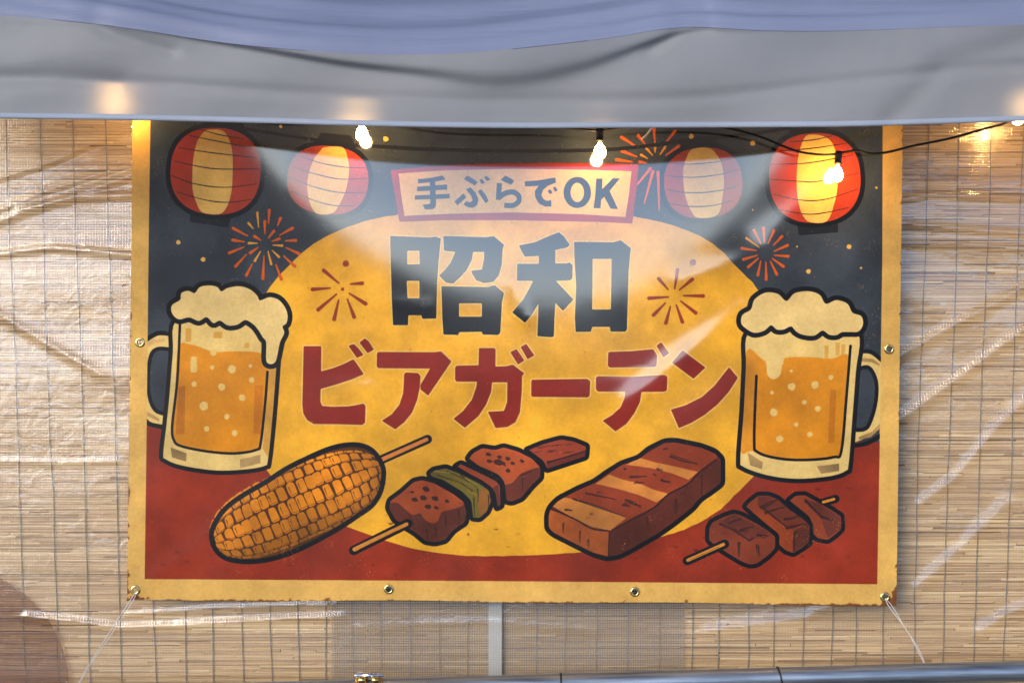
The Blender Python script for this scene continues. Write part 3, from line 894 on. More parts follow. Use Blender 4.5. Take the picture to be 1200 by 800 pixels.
def reed_material():
    m, nt, out = new_mat('reed')
    at = N(nt, 'ShaderNodeAttribute', attribute_name='tone')
    cr = N(nt, 'ShaderNodeValToRGB')
    e = cr.color_ramp.elements
    e[0].position = 0.0; e[0].color = (*lin((160, 128, 88)), 1)
    e[1].position = 1.0; e[1].color = (*lin((246, 222, 174)), 1)
    k = cr.color_ramp.elements.new(.35); k.color = (*lin((204, 170, 122)), 1)
    k = cr.color_ramp.elements.new(.7); k.color = (*lin((226, 194, 144)), 1)
    nt.links.new(at.outputs['Fac'], cr.inputs[0])
    tc = N(nt, 'ShaderNodeTexCoord')
    mp = N(nt, 'ShaderNodeMapping'); mp.inputs['Scale'].default_value = (9, 1, 420)
    nt.links.new(tc.outputs['Object'], mp.inputs[0])
    nz = N(nt, 'ShaderNodeTexNoise', i_Scale=1.0, i_Detail=4.0)
    nt.links.new(mp.outputs[0], nz.inputs['Vector'])
    mr = N(nt, 'ShaderNodeMapRange', i_1=.3, i_2=.7, i_3=.72, i_4=1.22)
    nt.links.new(nz.outputs[0], mr.inputs[0])
    mul = N(nt, 'ShaderNodeMix', data_type='RGBA', blend_type='MULTIPLY'); mul.inputs[0].default_value = 1
    nt.links.new(cr.outputs[0], mul.inputs[6]); nt.links.new(mr.outputs[0], mul.inputs[7])
    p = N(nt, 'ShaderNodeBsdfPrincipled')
    p.inputs['Roughness'].default_value = .5
    nt.links.new(mul.outputs[2], p.inputs['Base Color'])
    nt.links.new(p.outputs[0], out.inputs[0])
    return m


def film_material():
    """clear tarpaulin with a woven thread grid"""
    m, nt, out = new_mat('clear_tarpaulin')
    uv = N(nt, 'ShaderNodeUVMap', uv_map='UVMap')     # metres
    sep = N(nt, 'ShaderNodeSeparateXYZ')
    nt.links.new(uv.outputs[0], sep.inputs[0])

    def thread(sock, pitch):
        a = N(nt, 'ShaderNodeMath', operation='MULTIPLY'); a.inputs[1].default_value = 2 * math.pi / pitch
        nt.links.new(sock, a.inputs[0])
        s_ = N(nt, 'ShaderNodeMath', operation='SINE'); nt.links.new(a.outputs[0], s_.inputs[0])
        r = N(nt, 'ShaderNodeMapRange', i_1=.1, i_2=.95, i_3=0.0, i_4=1.0)
        nt.links.new(s_.outputs[0], r.inputs[0])
        return r.outputs[0]
    tx, tz = thread(sep.outputs[0], .0064), thread(sep.outputs[1], .0058)
    mxx = N(nt, 'ShaderNodeMath', operation='MAXIMUM')
    nt.links.new(tx, mxx.inputs[0]); nt.links.new(tz, mxx.inputs[1])
    bp = N(nt, 'ShaderNodeBump', i_Strength=.30, i_Distance=.0006)
    nt.links.new(mxx.outputs[0], bp.inputs['Height'])
    crk = N(nt, 'ShaderNodeTexNoise', i_Scale=26.0, i_Detail=4.0, i_Distortion=1.2)
    nt.links.new(uv.outputs[0], crk.inputs['Vector'])
    b2 = N(nt, 'ShaderNodeBump', i_Strength=.35, i_Distance=.004)
    nt.links.new(crk.outputs[0], b2.inputs['Height']); nt.links.new(bp.outputs[0], b2.inputs['Normal'])
    gl = N(nt, 'ShaderNodeBsdfGlossy', i_Roughness=.13); gl.inputs[0].default_value = (1, 1, 1, 1)
    nt.links.new(b2.outputs[0], gl.inputs['Normal'])
    lwt = N(nt, 'ShaderNodeLayerWeight', i_Blend=.5)              # Schlick, the same from both faces of the film
    pw = N(nt, 'ShaderNodeMath', operation='POWER'); pw.inputs[1].default_value = 5.0
    nt.links.new(lwt.outputs['Facing'], pw.inputs[0])
    fr = N(nt, 'ShaderNodeMapRange', i_1=0, i_2=1, i_3=.055, i_4=.6)
    nt.links.new(pw.outputs[0], fr.inputs[0])
    tr = N(nt, 'ShaderNodeBsdfTransparent'); tr.inputs[0].default_value = (.97, .97, .96, 1)
    df = N(nt, 'ShaderNodeBsdfDiffuse'); df.inputs[0].default_value = (.80, .72, .58, 1)
    tl = N(nt, 'ShaderNodeBsdfTranslucent'); tl.inputs[0].default_value = (.80, .72, .58, 1)
    dm = N(nt, 'ShaderNodeMixShader', i_0=.4)
    nt.links.new(df.outputs[0], dm.inputs[1]); nt.links.new(tl.outputs[0], dm.inputs[2])
    ma = N(nt, 'ShaderNodeMapRange', i_1=0, i_2=1, i_3=.02, i_4=.15)
    nt.links.new(mxx.outputs[0], ma.inputs[0])
    m1 = N(nt, 'ShaderNodeMixShader')
    nt.links.new(ma.outputs[0], m1.inputs[0]); nt.links.new(tr.outputs[0], m1.inputs[1]); nt.links.new(dm.outputs[0], m1.inputs[2])
    f2 = N(nt, 'ShaderNodeMath', operation='MULTIPLY'); f2.inputs[1].default_value = 2.4
    nt.links.new(fr.outputs[0], f2.inputs[0])
    m2 = N(nt, 'ShaderNodeMixShader')
    nt.links.new(f2.outputs[0], m2.inputs[0]); nt.links.new(m1.outputs[0], m2.inputs[1]); nt.links.new(gl.outputs[0], m2.inputs[2])
    nt.links.new(m2.outputs[0], out.inputs[0])
    return m


def glass_material():
    m, nt, out = new_mat('clear_bulb_glass')
    tr = N(nt, 'ShaderNodeBsdfTransparent'); tr.inputs[0].default_value = (.98, .95, .9, 1)
    gl = N(nt, 'ShaderNodeBsdfGlossy', i_Roughness=.03)
    lwt = N(nt, 'ShaderNodeLayerWeight', i_Blend=.5)
    lw = N(nt, 'ShaderNodeMath', operation='POWER'); lw.inputs[1].default_value = 3.0
    nt.links.new(lwt.outputs['Facing'], lw.inputs[0])
    mx = N(nt, 'ShaderNodeMixShader')
    nt.links.new(lw.outputs[0], mx.inputs[0]); nt.links.new(tr.outputs[0], mx.inputs[1]); nt.links.new(gl.outputs[0], mx.inputs[2])
    nt.links.new(mx.outputs[0], out.inputs[0])
    return m


def emit_material(name, col, strength):
    m, nt, out = new_mat(name)
    e = N(nt, 'ShaderNodeEmission', i_Strength=strength)
    e.inputs[0].default_value = (*col, 1)
    nt.links.new(e.outputs[0], out.inputs[0])
    return m


def galvanised_material():
    m, nt, out = new_mat('galvanised_steel')
    tc = N(nt, 'ShaderNodeTexCoord')
    mp = N(nt, 'ShaderNodeMapping'); mp.inputs['Scale'].default_value = (3, 60, 60)
    nt.links.new(tc.outputs['Object'], mp.inputs[0])
    nz = N(nt, 'ShaderNodeTexNoise', i_Scale=2.0, i_Detail=6.0)
    nt.links.new(mp.outputs[0], nz.inputs['Vector'])
    cr = N(nt, 'ShaderNodeValToRGB')
    cr.color_ramp.elements[0].color = (.18, .22, .27, 1); cr.color_ramp.elements[1].color = (.46, .52, .58, 1)
    cr.color_ramp.elements[0].position = .3; cr.color_ramp.elements[1].position = .7
    nt.links.new(nz.outputs[0], cr.inputs[0])
    p = N(nt, 'ShaderNodeBsdfPrincipled')
    p.inputs['Metallic'].default_value = .85
    p.inputs['Roughness'].default_value = .38
    nt.links.new(cr.outputs[0], p.inputs['Base Color'])
    nt.links.new(p.outputs[0], out.inputs[0])
    return m


MAT_BANNER = banner_material()
MAT_BACK = simple_mat('white_vinyl_back', (.74, .72, .74), .5)
MAT_BRASS = simple_mat('brass', (.80, .62, .26), .22, 1.0, noise=.15, nscale=200)
MAT_REED = reed_material()
MAT_STRING = simple_mat('grey_thread', (.27, .24, .19), .9, noise=.3, nscale=90)
MAT_FILM = film_material()
MAT_VALANCE = cloth_material('tent_fabric', (.275, .31, .355), .22)
MAT_HEM = cloth_material('hem_fabric', (.36, .42, .52), .1)
MAT_ROOF = cloth_material('blue_roof_fabric', (.22, .27, .42), .15, streak=.005)
MAT_BLACK = simple_mat('black_rubber', (.012, .012, .012), .42)
MAT_GLASS = glass_material()
MAT_GLOW = emit_material('lit_glow_core', (1.0, .60, .22), 82.0)
MAT_STEEL = galvanised_material()
MAT_ZINC = simple_mat('yellow_zinc', (.78, .52, .16), .22, 1.0, noise=.3, nscale=60)
MAT_BOLT = simple_mat('bright_steel', (.75, .74, .72), .18, 1.0)
MAT_WHITE = simple_mat('white_nylon', (.78, .78, .74), .4)
MAT_CORD = simple_mat('pale_cord', (.62, .60, .56), .6)
MAT_GROUND = simple_mat('asphalt', (.055, .055, .057), .85, noise=.25, nscale=3.0)
MAT_LIGHT_STOP = simple_mat('light_stop_brown', lin((150, 116, 76)), .8, noise=.3, nscale=40)

# ------------------------------------------------------------------ setting
gv = [(-400, -800, 0), (400, -800, 0), (400, 60, 0), (-400, 60, 0)]
g = link('ground', mesh_from('ground', gv, [(0, 1, 2, 3)]), MAT_GROUND, smooth=False)
tag(g, 'grey pavement in front of the stall', kind='structure')

# ------------------------------------------------------------------ reed screen
REED_Y = 0.045
screen = empty('reed_screen', (0, REED_Y, 0))
tag(screen, 'beige split reed screen tied with grey threads, hanging behind the clear tarpaulin', 'screen')
V, F, TONE = [], [], []
z = 0.012
row = 0
while z < 2.42:
    h = random.uniform(.0022, .0042)
    x = -1.62 + random.uniform(-.3, 0)
    rtone = random.betavariate(2.4, 2.0)
    sag = random.uniform(-.0015, .0015)
    while x < 1.62:
        l = random.uniform(.08, .42)
        x2 = x + l
        tone = min(max(.42 * rtone + .58 * random.random() + random.gauss(0, .08), 0), 1)
        dy = random.uniform(-.0016, .0016)
        sag = random.gauss(0, .0011)
        o = len(V)
        z0a, z0b = z + random.uniform(-.0006, .0006) + sag, z + random.uniform(-.0006, .0006) + sag
        hh = h * random.uniform(1.0, 1.75)
        for xx_, zz_ in ((x, z0a), (x2, z0b)):
            V += [(xx_, dy + .0004, zz_ - hh * .54), (xx_, dy - .0003, zz_ - hh * .24), (xx_, dy - .0003, zz_ + hh * .24), (xx_, dy + .0004, zz_ + hh * .54)]
        for k in range(3):
            F.append((o + k, o + 4 + k, o + 5 + k, o + 1 + k))
            TONE.append(tone)
        x = x2 + random.uniform(0, .003)
    z += h
me = bpy.data.meshes.new('reeds')
me.from_pydata([(a, b + REED_Y, c_) for a, b, c_ in V], [], F)
me.update()
att = me.attributes.new('tone', 'FLOAT', 'FACE')
att.data.foreach_set('value', TONE)
reeds = link('reeds', me, MAT_REED, screen, smooth=False)
reeds['kind'] = 'stuff'
reeds['label'] = 'thin straw coloured reed splints laid in rows'

bk = link('light_stop_sheet', mesh_from('light_stop_sheet', [(-1.62, REED_Y + .004, .01), (1.62, REED_Y + .004, .01), (1.62, REED_Y + .004, 2.43), (-1.62, REED_Y + .004, 2.43)], [(0, 1, 2, 3)]), MAT_LIGHT_STOP, screen, smooth=False)  # unseen plane added to stop backlight leaking between the reeds
xs720 = [-10, 28, 66, 104, 141, 181, 217, 248, 283, 317, 350, 381, 413, 447, 481, 515, 548, 590, 628, 663, 700, 737, 774, 812, 843, 877, 908, 941, 975, 1004, 1036, 1071, 1106, 1142, 1178, 1214]
for xb in xs720:
    pts = []
    ph = random.uniform(0, 6)
    for k in range(34):
        py = 40 + (1180 - 40) * k / 33
        sc_ = 1 + .037 * (720 - py) / 580
        px = 600 + (xb - 600) * sc_ + .9 * math.sin(py * .013 + ph) + random.gauss(0, .45)
        pts.append(W(px, py, REED_Y - .0036))
    v, f = tube_data(pts, .0012, 5)
    link('tying_thread', mesh_from('tying_thread', v, f), MAT_STRING, screen)

# back panel and pale batten seen below the banner, between reeds and film
net_m, nt, out = new_mat('grey_mesh_net')
tc = N(nt, 'ShaderNodeTexCoord')
sep = N(nt, 'ShaderNodeSeparateXYZ'); nt.links.new(tc.outputs['Object'], sep.inputs[0])
acc = None
for ax_i, pitch in ((0, .0056), (2, .0056)):
    a = N(nt, 'ShaderNodeMath', operation='MULTIPLY'); a.inputs[1].default_value = 2 * math.pi / pitch
    nt.links.new(sep.outputs[ax_i], a.inputs[0])
    s_ = N(nt, 'ShaderNodeMath', operation='SINE'); nt.links.new(a.outputs[0], s_.inputs[0])
    r = N(nt, 'ShaderNodeMapRange', i_1=-.2, i_2=.7, i_3=0, i_4=1); nt.links.new(s_.outputs[0], r.inputs[0])
    if acc is None:
        acc = r.outputs[0]
    else:
        mxx = N(nt, 'ShaderNodeMath', operation='MAXIMUM'); nt.links.new(acc, mxx.inputs[0]); nt.links.new(r.outputs[0], mxx.inputs[1]); acc = mxx.outputs[0]
mr = N(nt, 'ShaderNodeMapRange', i_1=0, i_2=1, i_3=.08, i_4=.32); nt.links.new(acc, mr.inputs[0])
df = N(nt, 'ShaderNodeBsdfDiffuse'); df.inputs[0].default_value = (.38, .33, .27, 1)
tr = N(nt, 'ShaderNodeBsdfTransparent')
mx = N(nt, 'ShaderNodeMixShader'); nt.links.new(mr.outputs[0], mx.inputs[0]); nt.links.new(tr.outputs[0], mx.inputs[1]); nt.links.new(df.outputs[0], mx.inputs[2])
nt.links.new(mx.outputs[0], out.inputs[0])


def slab_mesh(name, px0, px1, z0, z1, y, t, nx=1):
    a, b = W(px0, 400, y).x, W(px1, 400, y).x
    bm = bmesh.new()
    vs = [bm.verts.new(p) for p in [(a, y, z0), (b, y, z0), (b, y, z1), (a, y, z1), (a, y + t, z0), (b, y + t, z0), (b, y + t, z1), (a, y + t, z1)]]
    for q in [(0, 1, 2, 3), (5, 4, 7, 6), (1, 5, 6, 2), (4, 0, 3, 7), (3, 2, 6, 7), (4, 5, 1, 0)]:
        bm.faces.new([vs[i] for i in q])
    me = bpy.data.meshes.new(name); bm.to_mesh(me); bm.free()
    return me


o = link('mesh_net', slab_mesh('mesh_net', 388, 802, .06, 1.9, .036, .0004), net_m, smooth=False)
tag(o, 'dark grey mesh net panel hanging behind the tarpaulin below the banner', 'net')
o = link('batten', slab_mesh('batten', 572.5, 588, .0, 2.2, .026, .006), simple_mat('pale_grey_plastic', (.50, .52, .50), .5, noise=.08, nscale=12), smooth=False)
tag(o, 'pale grey upright batten showing below the banner', 'batten')

tint, nt, out = new_mat('dark_reflection_tint')  # tint of an added disc that imitates a dark round reflection
tr = N(nt, 'ShaderNodeBsdfTransparent'); tr.inputs[0].default_value = (.80, .69, .52, 1)
gl = N(nt, 'ShaderNodeBsdfGlossy', i_Roughness=.3); mx = N(nt, 'ShaderNodeMixShader', i_0=.03)
nt.links.new(tr.outputs[0], mx.inputs[1]); nt.links.new(gl.outputs[0], mx.inputs[2]); nt.links.new(mx.outputs[0], out.inputs[0])
th = np.linspace(0, 2 * math.pi, 96, endpoint=False)
rim = [W(-62 + 143 * math.cos(a), 806 + 143 * math.sin(a), .030) for a in th]
rim2 = [p + Vector((0, .001, 0)) for p in rim]
nR = len(rim)
o = link('dark_reflection_disc', mesh_from('dark_reflection_disc', rim + rim2, [tuple(range(nR)), tuple(reversed(range(nR, 2 * nR)))] + [(i, i + nR, (i + 1) % nR + nR, (i + 1) % nR) for i in range(nR)]), tint, smooth=False)
tag(o, 'brown tinted disc added behind the tarpaulin as stand-in for a dark round reflection', 'film')

# ------------------------------------------------------------------ clear tarpaulin in front of the reeds
NXF, NZF, FLIP = 560, 480, 1


def seg_dist(px, py, line):
    best = None; sgn = None
    for (xa, ya), (xb, yb) in zip(line[:-1], line[1:]):
        dx, dy = xb - xa, yb - ya
        L2 = dx * dx + dy * dy
        t = np.clip(((px - xa) * dx + (py - ya) * dy) / L2, 0, 1)
        ex, ey = px - xa - t * dx, py - ya - t * dy
        dd = np.hypot(ex, ey)
        best = dd if best is None else np.minimum(best, dd)
    return best


gx = np.linspace(-90, 1290, NXF); gy = np.linspace(-30, 1196, NZF)
GX, GY = np.meshgrid(gx, gy)
hf = np.zeros_like(GX)
creases = [([(1040, 425), (1120, 380), (1215, 328)], 8, .0050), ([(1040, 500), (1075, 478), (1130, 438), (1215, 375)], 8.5, .0054), ([(1215, 455), (1170, 500), (1120, 560), (1080, 590)], 10, .0030),
           ([(-20, 355), (10, 375), (60, 405), (120, 440)], 9, .0035), ([(-10, 212), (60, 190), (155, 148)], 5, .0026), ([(-10, 250), (50, 225), (160, 190)], 5, .0024),
           ([(-10, 262), (60, 238), (155, 205)], 7, .003), ([(20, 245), (90, 232), (160, 228)], 6, .003), ([(-20, 300), (60, 290), (170, 300)], 6, .003),
           ([(30, 722), (90, 728), (140, 735), (200, 733), (330, 725), (400, 722)], 6, .0040), ([(150, 720), (260, 712), (390, 708)], 5, .0018),
           ([(1050, 235), (1090, 228), (1200, 232)], 5, .0026), ([(1060, 262), (1130, 268), (1215, 275)], 5, .0026), ([(1045, 285), (1120, 286), (1215, 292)], 6, .003), ([(1200, 195), (1190, 215), (1215, 210)], 8, .0012),
           ([(1075, 690), (1130, 640), (1180, 590)], 14, .003), ([(1150, 740), (1180, 720), (1215, 705)], 12, .003), ([(830, 740), (940, 725), (1000, 700)], 12, .002),
           ([(0, 540), (60, 542), (140, 540)], 5, .0014), ([(420, 735), (560, 728), (700, 738)], 8, .0012)]
for line, s_, a in creases:
    s_ *= .62
    dd = seg_dist(GX, GY, line)
    hf -= 1.25 * a * np.exp(-(dd / s_) ** 2)
r2 = np.random.default_rng(5)
for _ in range(46):
    ang = r2.normal(0, .25); kx, ky = math.cos(ang + math.pi / 2), math.sin(ang + math.pi / 2)
    wl = r2.uniform(28, 150)
    cx, cy = r2.uniform(0, 1200), r2.uniform(0, 800)
    env = np.exp(-(((GX - cx) / 230) ** 2 + ((GY - cy) / 110) ** 2))
    hf += env * wl * .8e-5 * np.sin((GX * kx + GY * ky) * 2 * math.pi / wl + r2.uniform(0, 6))
hf += .004 * np.sin(GY / 150 + GX / 400)
YY = .006 + hf
SS = (CAM_D + YY) / CAM_D
vv = np.stack([(GX - 600) * PX * SS, YY, np.maximum(ZC + (400 - GY) * PX * SS, .004)], 2).reshape(-1, 3)
ff = [(j * NXF + i, (j + 1) * NXF + i, (j + 1) * NXF + i + 1, j * NXF + i + 1)[::FLIP] for j in range(NZF - 1) for i in range(NXF - 1)]
me = mesh_from('clear_tarpaulin', vv, ff)
uvl = me.uv_layers.new(name='UVMap')
li = np.zeros(len(me.loops), np.int32); me.loops.foreach_get('vertex_index', li)
co = np.array(vv)
uvl.data.foreach_set('uv', np.stack([co[li, 0], co[li, 2]], 1).astype(np.float32).ravel())
o = link('clear_tarpaulin', me, MAT_FILM)
tag(o, 'wrinkled clear tarpaulin with fine thread grid covering the reed screen', 'tarpaulin')

# ------------------------------------------------------------------ banner
BY = -0.030


def ridge(px, py, xa, ya, xb, yb, s_, a):
    return a * np.exp(-(seg_dist(px, py, [(xa, ya), (xb, yb)]) / s_) ** 2)


def banner_y(px, py):
    px = np.asarray(px, float); py = np.asarray(py, float)
    zz = (400 - py) * PX
    q = np.clip(np.abs(px - 612) / 285, 0, 1.8)
    t = .0135 + .036 * q ** 2.2
    gz = .5 * (zz - .02 + np.sqrt((zz - .02) ** 2 + .0064))       # leans out above the middle only
    y = BY - t * gz
    # shallow buckles
    y = y + .0011 * np.sin(px / 120 + py / 210 + .6) * np.clip(1.25 - np.abs(px - 600) / 600, 0, 1)
    y = y - ridge(px, py, 735, 475, 870, 365, 16, .00075) - ridge(px, py, 430, 455, 475, 500, 12, .0003)
    y = y - ridge(px, py, 345, 365, 420, 395, 14, .0003) - ridge(px, py, 440, 352, 500, 360, 9, .0001)
    y = y - ridge(px, py, 600, 330, 614, 372, 9, .0003) - ridge(px, py, 800, 330, 900, 300, 14, .0004)
    y = y - ridge(px, py, 180, 330, 260, 260, 30, .0009) - ridge(px, py, 1000, 200, 900, 290, 24, .0012)
    y = y - .0016 * np.exp(-((px - 540) / 70) ** 2 - ((py - 712) / 9) ** 2)
    low = np.clip((py - 440) / 160, 0, 1)
    y = y + low * (.0016 * np.sin(px / 46 - py / 90 + 1.3 * np.sin(px / 210)) + .0010 * np.sin(px / 23 + py / 37))
    for xa, ya, xb, yb in ((158, 691, 330, 560), (158, 691, 250, 640), (1037, 699, 880, 570), (1037, 699, 960, 640), (455, 690, 500, 610), (744, 693, 700, 620)):
        y = y - ridge(px, py, xa, ya, xb, yb, 12, .0007 if xa < 700 else .0004)
    return y


def banner_pt(px, py, off=0.0):
    y = float(banner_y(px, py)) + off
    return W(px, py, y)


def banner_normals(P):
    P = np.asarray(P, float)
    e = .5
    def w(a, b):
        y = banner_y(a, b); s_ = (CAM_D + y) / CAM_D
        return np.stack([(a - 600) * PX * s_, y, ZC + (400 - b) * PX * s_], 1)
    dx = w(P[:, 0] + e, P[:, 1]) - w(P[:, 0] - e, P[:, 1])
    dz = w(P[:, 0], P[:, 1] - e) - w(P[:, 0], P[:, 1] + e)
    n = np.cross(dx, dz)
    n /= np.linalg.norm(n, axis=1)[:, None]
    n[n[:, 1] > 0] *= -1
    return n


def inside(polys, pts):
    pts = np.asarray(pts, float)
    c_ = np.zeros(len(pts), bool)
    for p in polys:
        p = np.asarray(p); q = np.roll(p, -1, axis=0)
        for (xa, ya), (xb, yb) in zip(p, q):
            if ya == yb:
                continue
            m = ((ya > pts[:, 1]) != (yb > pts[:, 1]))
            xc = xa + (pts[:, 1] - ya) / (yb - ya) * (xb - xa)
            c_ ^= m & (pts[:, 0] < xc)
    return c_


def sheet_mesh(name, polys, step, off, evenodd=True):
    """triangulated region of the banner surface (photograph pixels), lifted off by off metres"""
    verts, edges = [], []
    for p in polys:
        o = len(verts); n = len(p)
        verts += [Vector((float(a), float(b))) for a, b in p]
        edges += [(o + i, o + (i + 1) % n) for i in range(n)]
    allp = np.vstack([np.asarray(p) for p in polys])
    x0, y0 = allp.min(0); x1, y1 = allp.max(0)
    gx_ = np.arange(x0 + step * .5, x1, step); gy_ = np.arange(y0 + step * .5, y1, step)
    if len(gx_) and len(gy_):
        gg = np.array([(a, b) for b in gy_ for a in gx_])
        gg = gg[inside(polys, gg)] if evenodd else gg
        bp_ = np.array([(v.x, v.y) for v in verts])
        keep = []
        for q in gg:
            if np.min((bp_[:, 0] - q[0]) ** 2 + (bp_[:, 1] - q[1]) ** 2) > (step * .3) ** 2:
                keep.append(q)
        verts += [Vector((float(a), float(b))) for a, b in keep]
    r = delaunay_2d_cdt(verts, edges, [], 0, 1e-5)
    P = np.array([(v.x, v.y) for v in r[0]])
    T = [t for t in r[2]]
    cen = np.array([P[list(t)].mean(0) for t in T])
    if evenodd:
        ok = inside(polys, cen)
    else:
        ok = np.zeros(len(cen), bool)
        for p in polys:
            ok |= inside([p], cen)
    T = [t for t, k in zip(T, ok) if k]
    ys = banner_y(P[:, 0], P[:, 1])
    nrm = banner_normals(P)
    s_ = (CAM_D + ys) / CAM_D
    co = np.stack([(P[:, 0] - 600) * PX * s_, ys, ZC + (400 - P[:, 1]) * PX * s_], 1) + nrm * off
    return P, T, co, nrm


def finish_sheet(name, P, T, co, nrm, mats, parent, extra=None):
    # orient towards the camera
    TT = []
    for t in T:
        a, b, c_ = (co[i] for i in t)
        TT.append(tuple(t) if np.cross(b - a, c_ - a)[1] < 0 else tuple(reversed(t)))
    verts = [tuple(v) for v in co]; faces = list(TT); nn = [tuple(v) for v in nrm]; uvp = [tuple(p) for p in P]; matidx = [0] * len(TT)
    if extra:                      # back side and rim
        th = extra
        n0 = len(verts)
        verts += [tuple(v) for v in co - nrm * th]; nn += [tuple(-v) for v in nrm]; uvp += uvp[:n0]
        faces += [tuple(reversed([i + n0 for i in t])) for t in TT]; matidx += [1] * len(TT)
        cnt = {}
        for t in TT:
            for a, b in ((t[0], t[1]), (t[1], t[2]), (t[2], t[0])):
                cnt[(a, b)] = 1
        for (a, b) in list(cnt):
            if (b, a) not in cnt:
                o = len(verts)
                verts += [verts[a], verts[b], verts[b + n0], verts[a + n0]]
                e = Vector(verts[b]) - Vector(verts[a])
                rn = e.cross(Vector(nn[a])).normalized() 
                nn += [tuple(rn)] * 4; uvp += [uvp[a]] * 4
                faces.append((o + 1, o, o + 3, o + 2)); matidx.append(1)
    me = bpy.data.meshes.new(name)
    me.from_pydata(verts, [], faces)
    me.update()
    uvl = me.uv_layers.new(name='UVMap')
    li = np.zeros(len(me.loops), np.int32); me.loops.foreach_get('vertex_index', li)
    U = np.array(uvp)
    uv = np.stack([(U[li, 0] - AX0) / (AX1 - AX0), 1 - (U[li, 1] - AY0) / (AY1 - AY0)], 1).astype(np.float32)
    uvl.data.foreach_set('uv', uv.ravel())
    me.polygons.foreach_set('material_index', matidx)
    ob = link(name, me, mats, parent)
    me.normals_split_custom_set_from_vertices(nn)
    return ob


EYES = [(158.5, 691), (455.5, 690), (744, 693), (1037, 699), (164, 401), (1042, 409)]
n_e = 90
out_b = []
cor = [(156, 101), (1058.5, 107), (1055, 408), (1050.5, 709.5), (600, 706), (149, 703), (152.5, 402)]
cor = [(156, 101), (1058.5, 107), (1050.5, 709.5), (149, 703)]
sagb = {2: 3.0}
for i in range(4):
    a, b = np.array(cor[i]), np.array(cor[(i + 1) % 4])
    m = 70 if i % 2 == 0 else 46
    for k in range(m):
        t = k / m
        p = a + (b - a) * t
        if i == 2:
            p = p + np.array((0, -1.6 * math.sin(math.pi * t) + 1.0 * math.sin(t * 17)))
        out_b.append(p)
polys = [np.array(out_b)] + [disc(x, y, 3.0, n=14) for x, y in EYES]
ban = empty('banner', banner_pt(600, 706))
tag(ban, 'large printed vinyl banner with beer mugs, lanterns and red katakana lettering', 'banner')
dat = sheet_mesh('banner_sheet', polys, 6.0, 0.0)
sheet = finish_sheet('printed_sheet', *dat, [MAT_BANNER, MAT_BACK], ban, extra=.0009)

LAY = {'yellow_sun_print': .00022, 'red_framed_plaque_print': .00036, 'beer_mug_print': .00030, 'foam_print': .00044, 'skewer_stick_print': .00040}
lift = .00048
for nm, pl in DECALS:
    lift += .000006
    off = LAY.get(nm, lift)
    ev = not nm.startswith('letter')
    multi = len(pl) > 1
    if nm == 'letter_print' or nm.startswith('firework'):
        # islands may overlap (strokes of one letter); counters are holes where the even-odd rule says so
        P_, T_, c_, n_ = sheet_mesh(nm, pl, 7.0, off, evenodd=True)
    else:
        P_, T_, c_, n_ = sheet_mesh(nm, pl, 8.0, off)
    finish_sheet(nm, P_, T_, c_, n_, MAT_BANNER, ban)

# eyelets
for x, y in EYES:
    c0 = banner_pt(x, y)
    prof = [(.0058, .0035), (.0058, -.0012), (.0064, -.0024), (.0078, -.0030), (.0098, -.0026), (.0116, -.0012), (.0120, -.0002), (.0112, .0)]
    v, f = lathe_data(prof, c0, axis=(0, 1, 0), sides=28)
    link('eyelet', mesh_from('eyelet', v, f), MAT_BRASS, ban)

# ------------------------------------------------------------------ canopy
VY = -0.50
tent = empty('market_tent', (0, VY, 0))
tag(tent, 'pale grey market tent with drooping valance and blue roof sheet', 'tent')
eave = spline([(-260, 4), (-80, 12), (0, 18), (140, 32), (270, 51), (400, 62), (480, 64), (560, 61), (700, 46), (800, 32), (900, 36), (1000, 36), (1200, 29), (1300, 24), (1480, 14)], 10)
hemc = spline([(-260, 132), (-80, 135), (0, 136.5), (150, 138.5), (300, 142), (450, 146), (600, 148), (750, 147.5), (900, 147), (1000, 146), (1100, 143), (1200, 140), (1300, 137), (1480, 130)], 10)
foldc = spline([(-260, 30), (0, 30), (140, 36), (260, 54), (400, 78), (500, 92), (590, 106), (680, 88), (800, 42), (900, 40), (1200, 36), (1480, 30)], 10)
ridg = spline([(-260, 86), (0, 90), (230, 101), (400, 112), (590, 118), (800, 115), (950, 100), (1080, 86), (1200, 76), (1480, 60)], 10)
ip = lambda cv, x: np.interp(x, cv[:, 0], cv[:, 1])
NV, NH = 300, 90
vx = np.linspace(-250, 1450, NV)
r3 = np.random.default_rng(3)


def valance_y(px, py):
    ev, fo, rg = ip(eave, px), ip(foldc, px), ip(ridg, px)
    amp = .021 * np.exp(-(np.abs(px - 500) / 320) ** 4) + .0006
    wd = np.maximum((fo - ev) * .32, 5)
    y = VY - amp / (1 + np.exp((py - (fo - wd * .75)) / (wd * .30)))
    y = y + .0038 * np.exp(-((py - rg) / 8) ** 2) - .002 / (1 + np.exp((py - rg) / 8))
    # soft diagonal puckers towards the corners
    y = y + .0065 * np.exp(-(seg_dist(px, py, [(1045, 140), (1110, 75), (1230, 40)]) / 16) ** 2)
    y = y + .007 * np.exp(-(seg_dist(px, py, [(-20, 96), (60, 88), (140, 96)]) / 14) ** 2)
    y = y + .006 * np.exp(-(seg_dist(px, py, [(95, 15), (130, 40), (200, 60)]) / 9) ** 2)
    y = y + .005 * np.exp(-(seg_dist(px, py, [(760, 60), (800, 34), (830, 32)]) / 7) ** 2)
    y = y + .006 * np.sin(px / 95 + .8 * np.sin(py / 40)) * np.clip((py - 60) / 80, 0, 1)
    y = y + .003 * np.sin(px / 41 + py / 23)
    return y


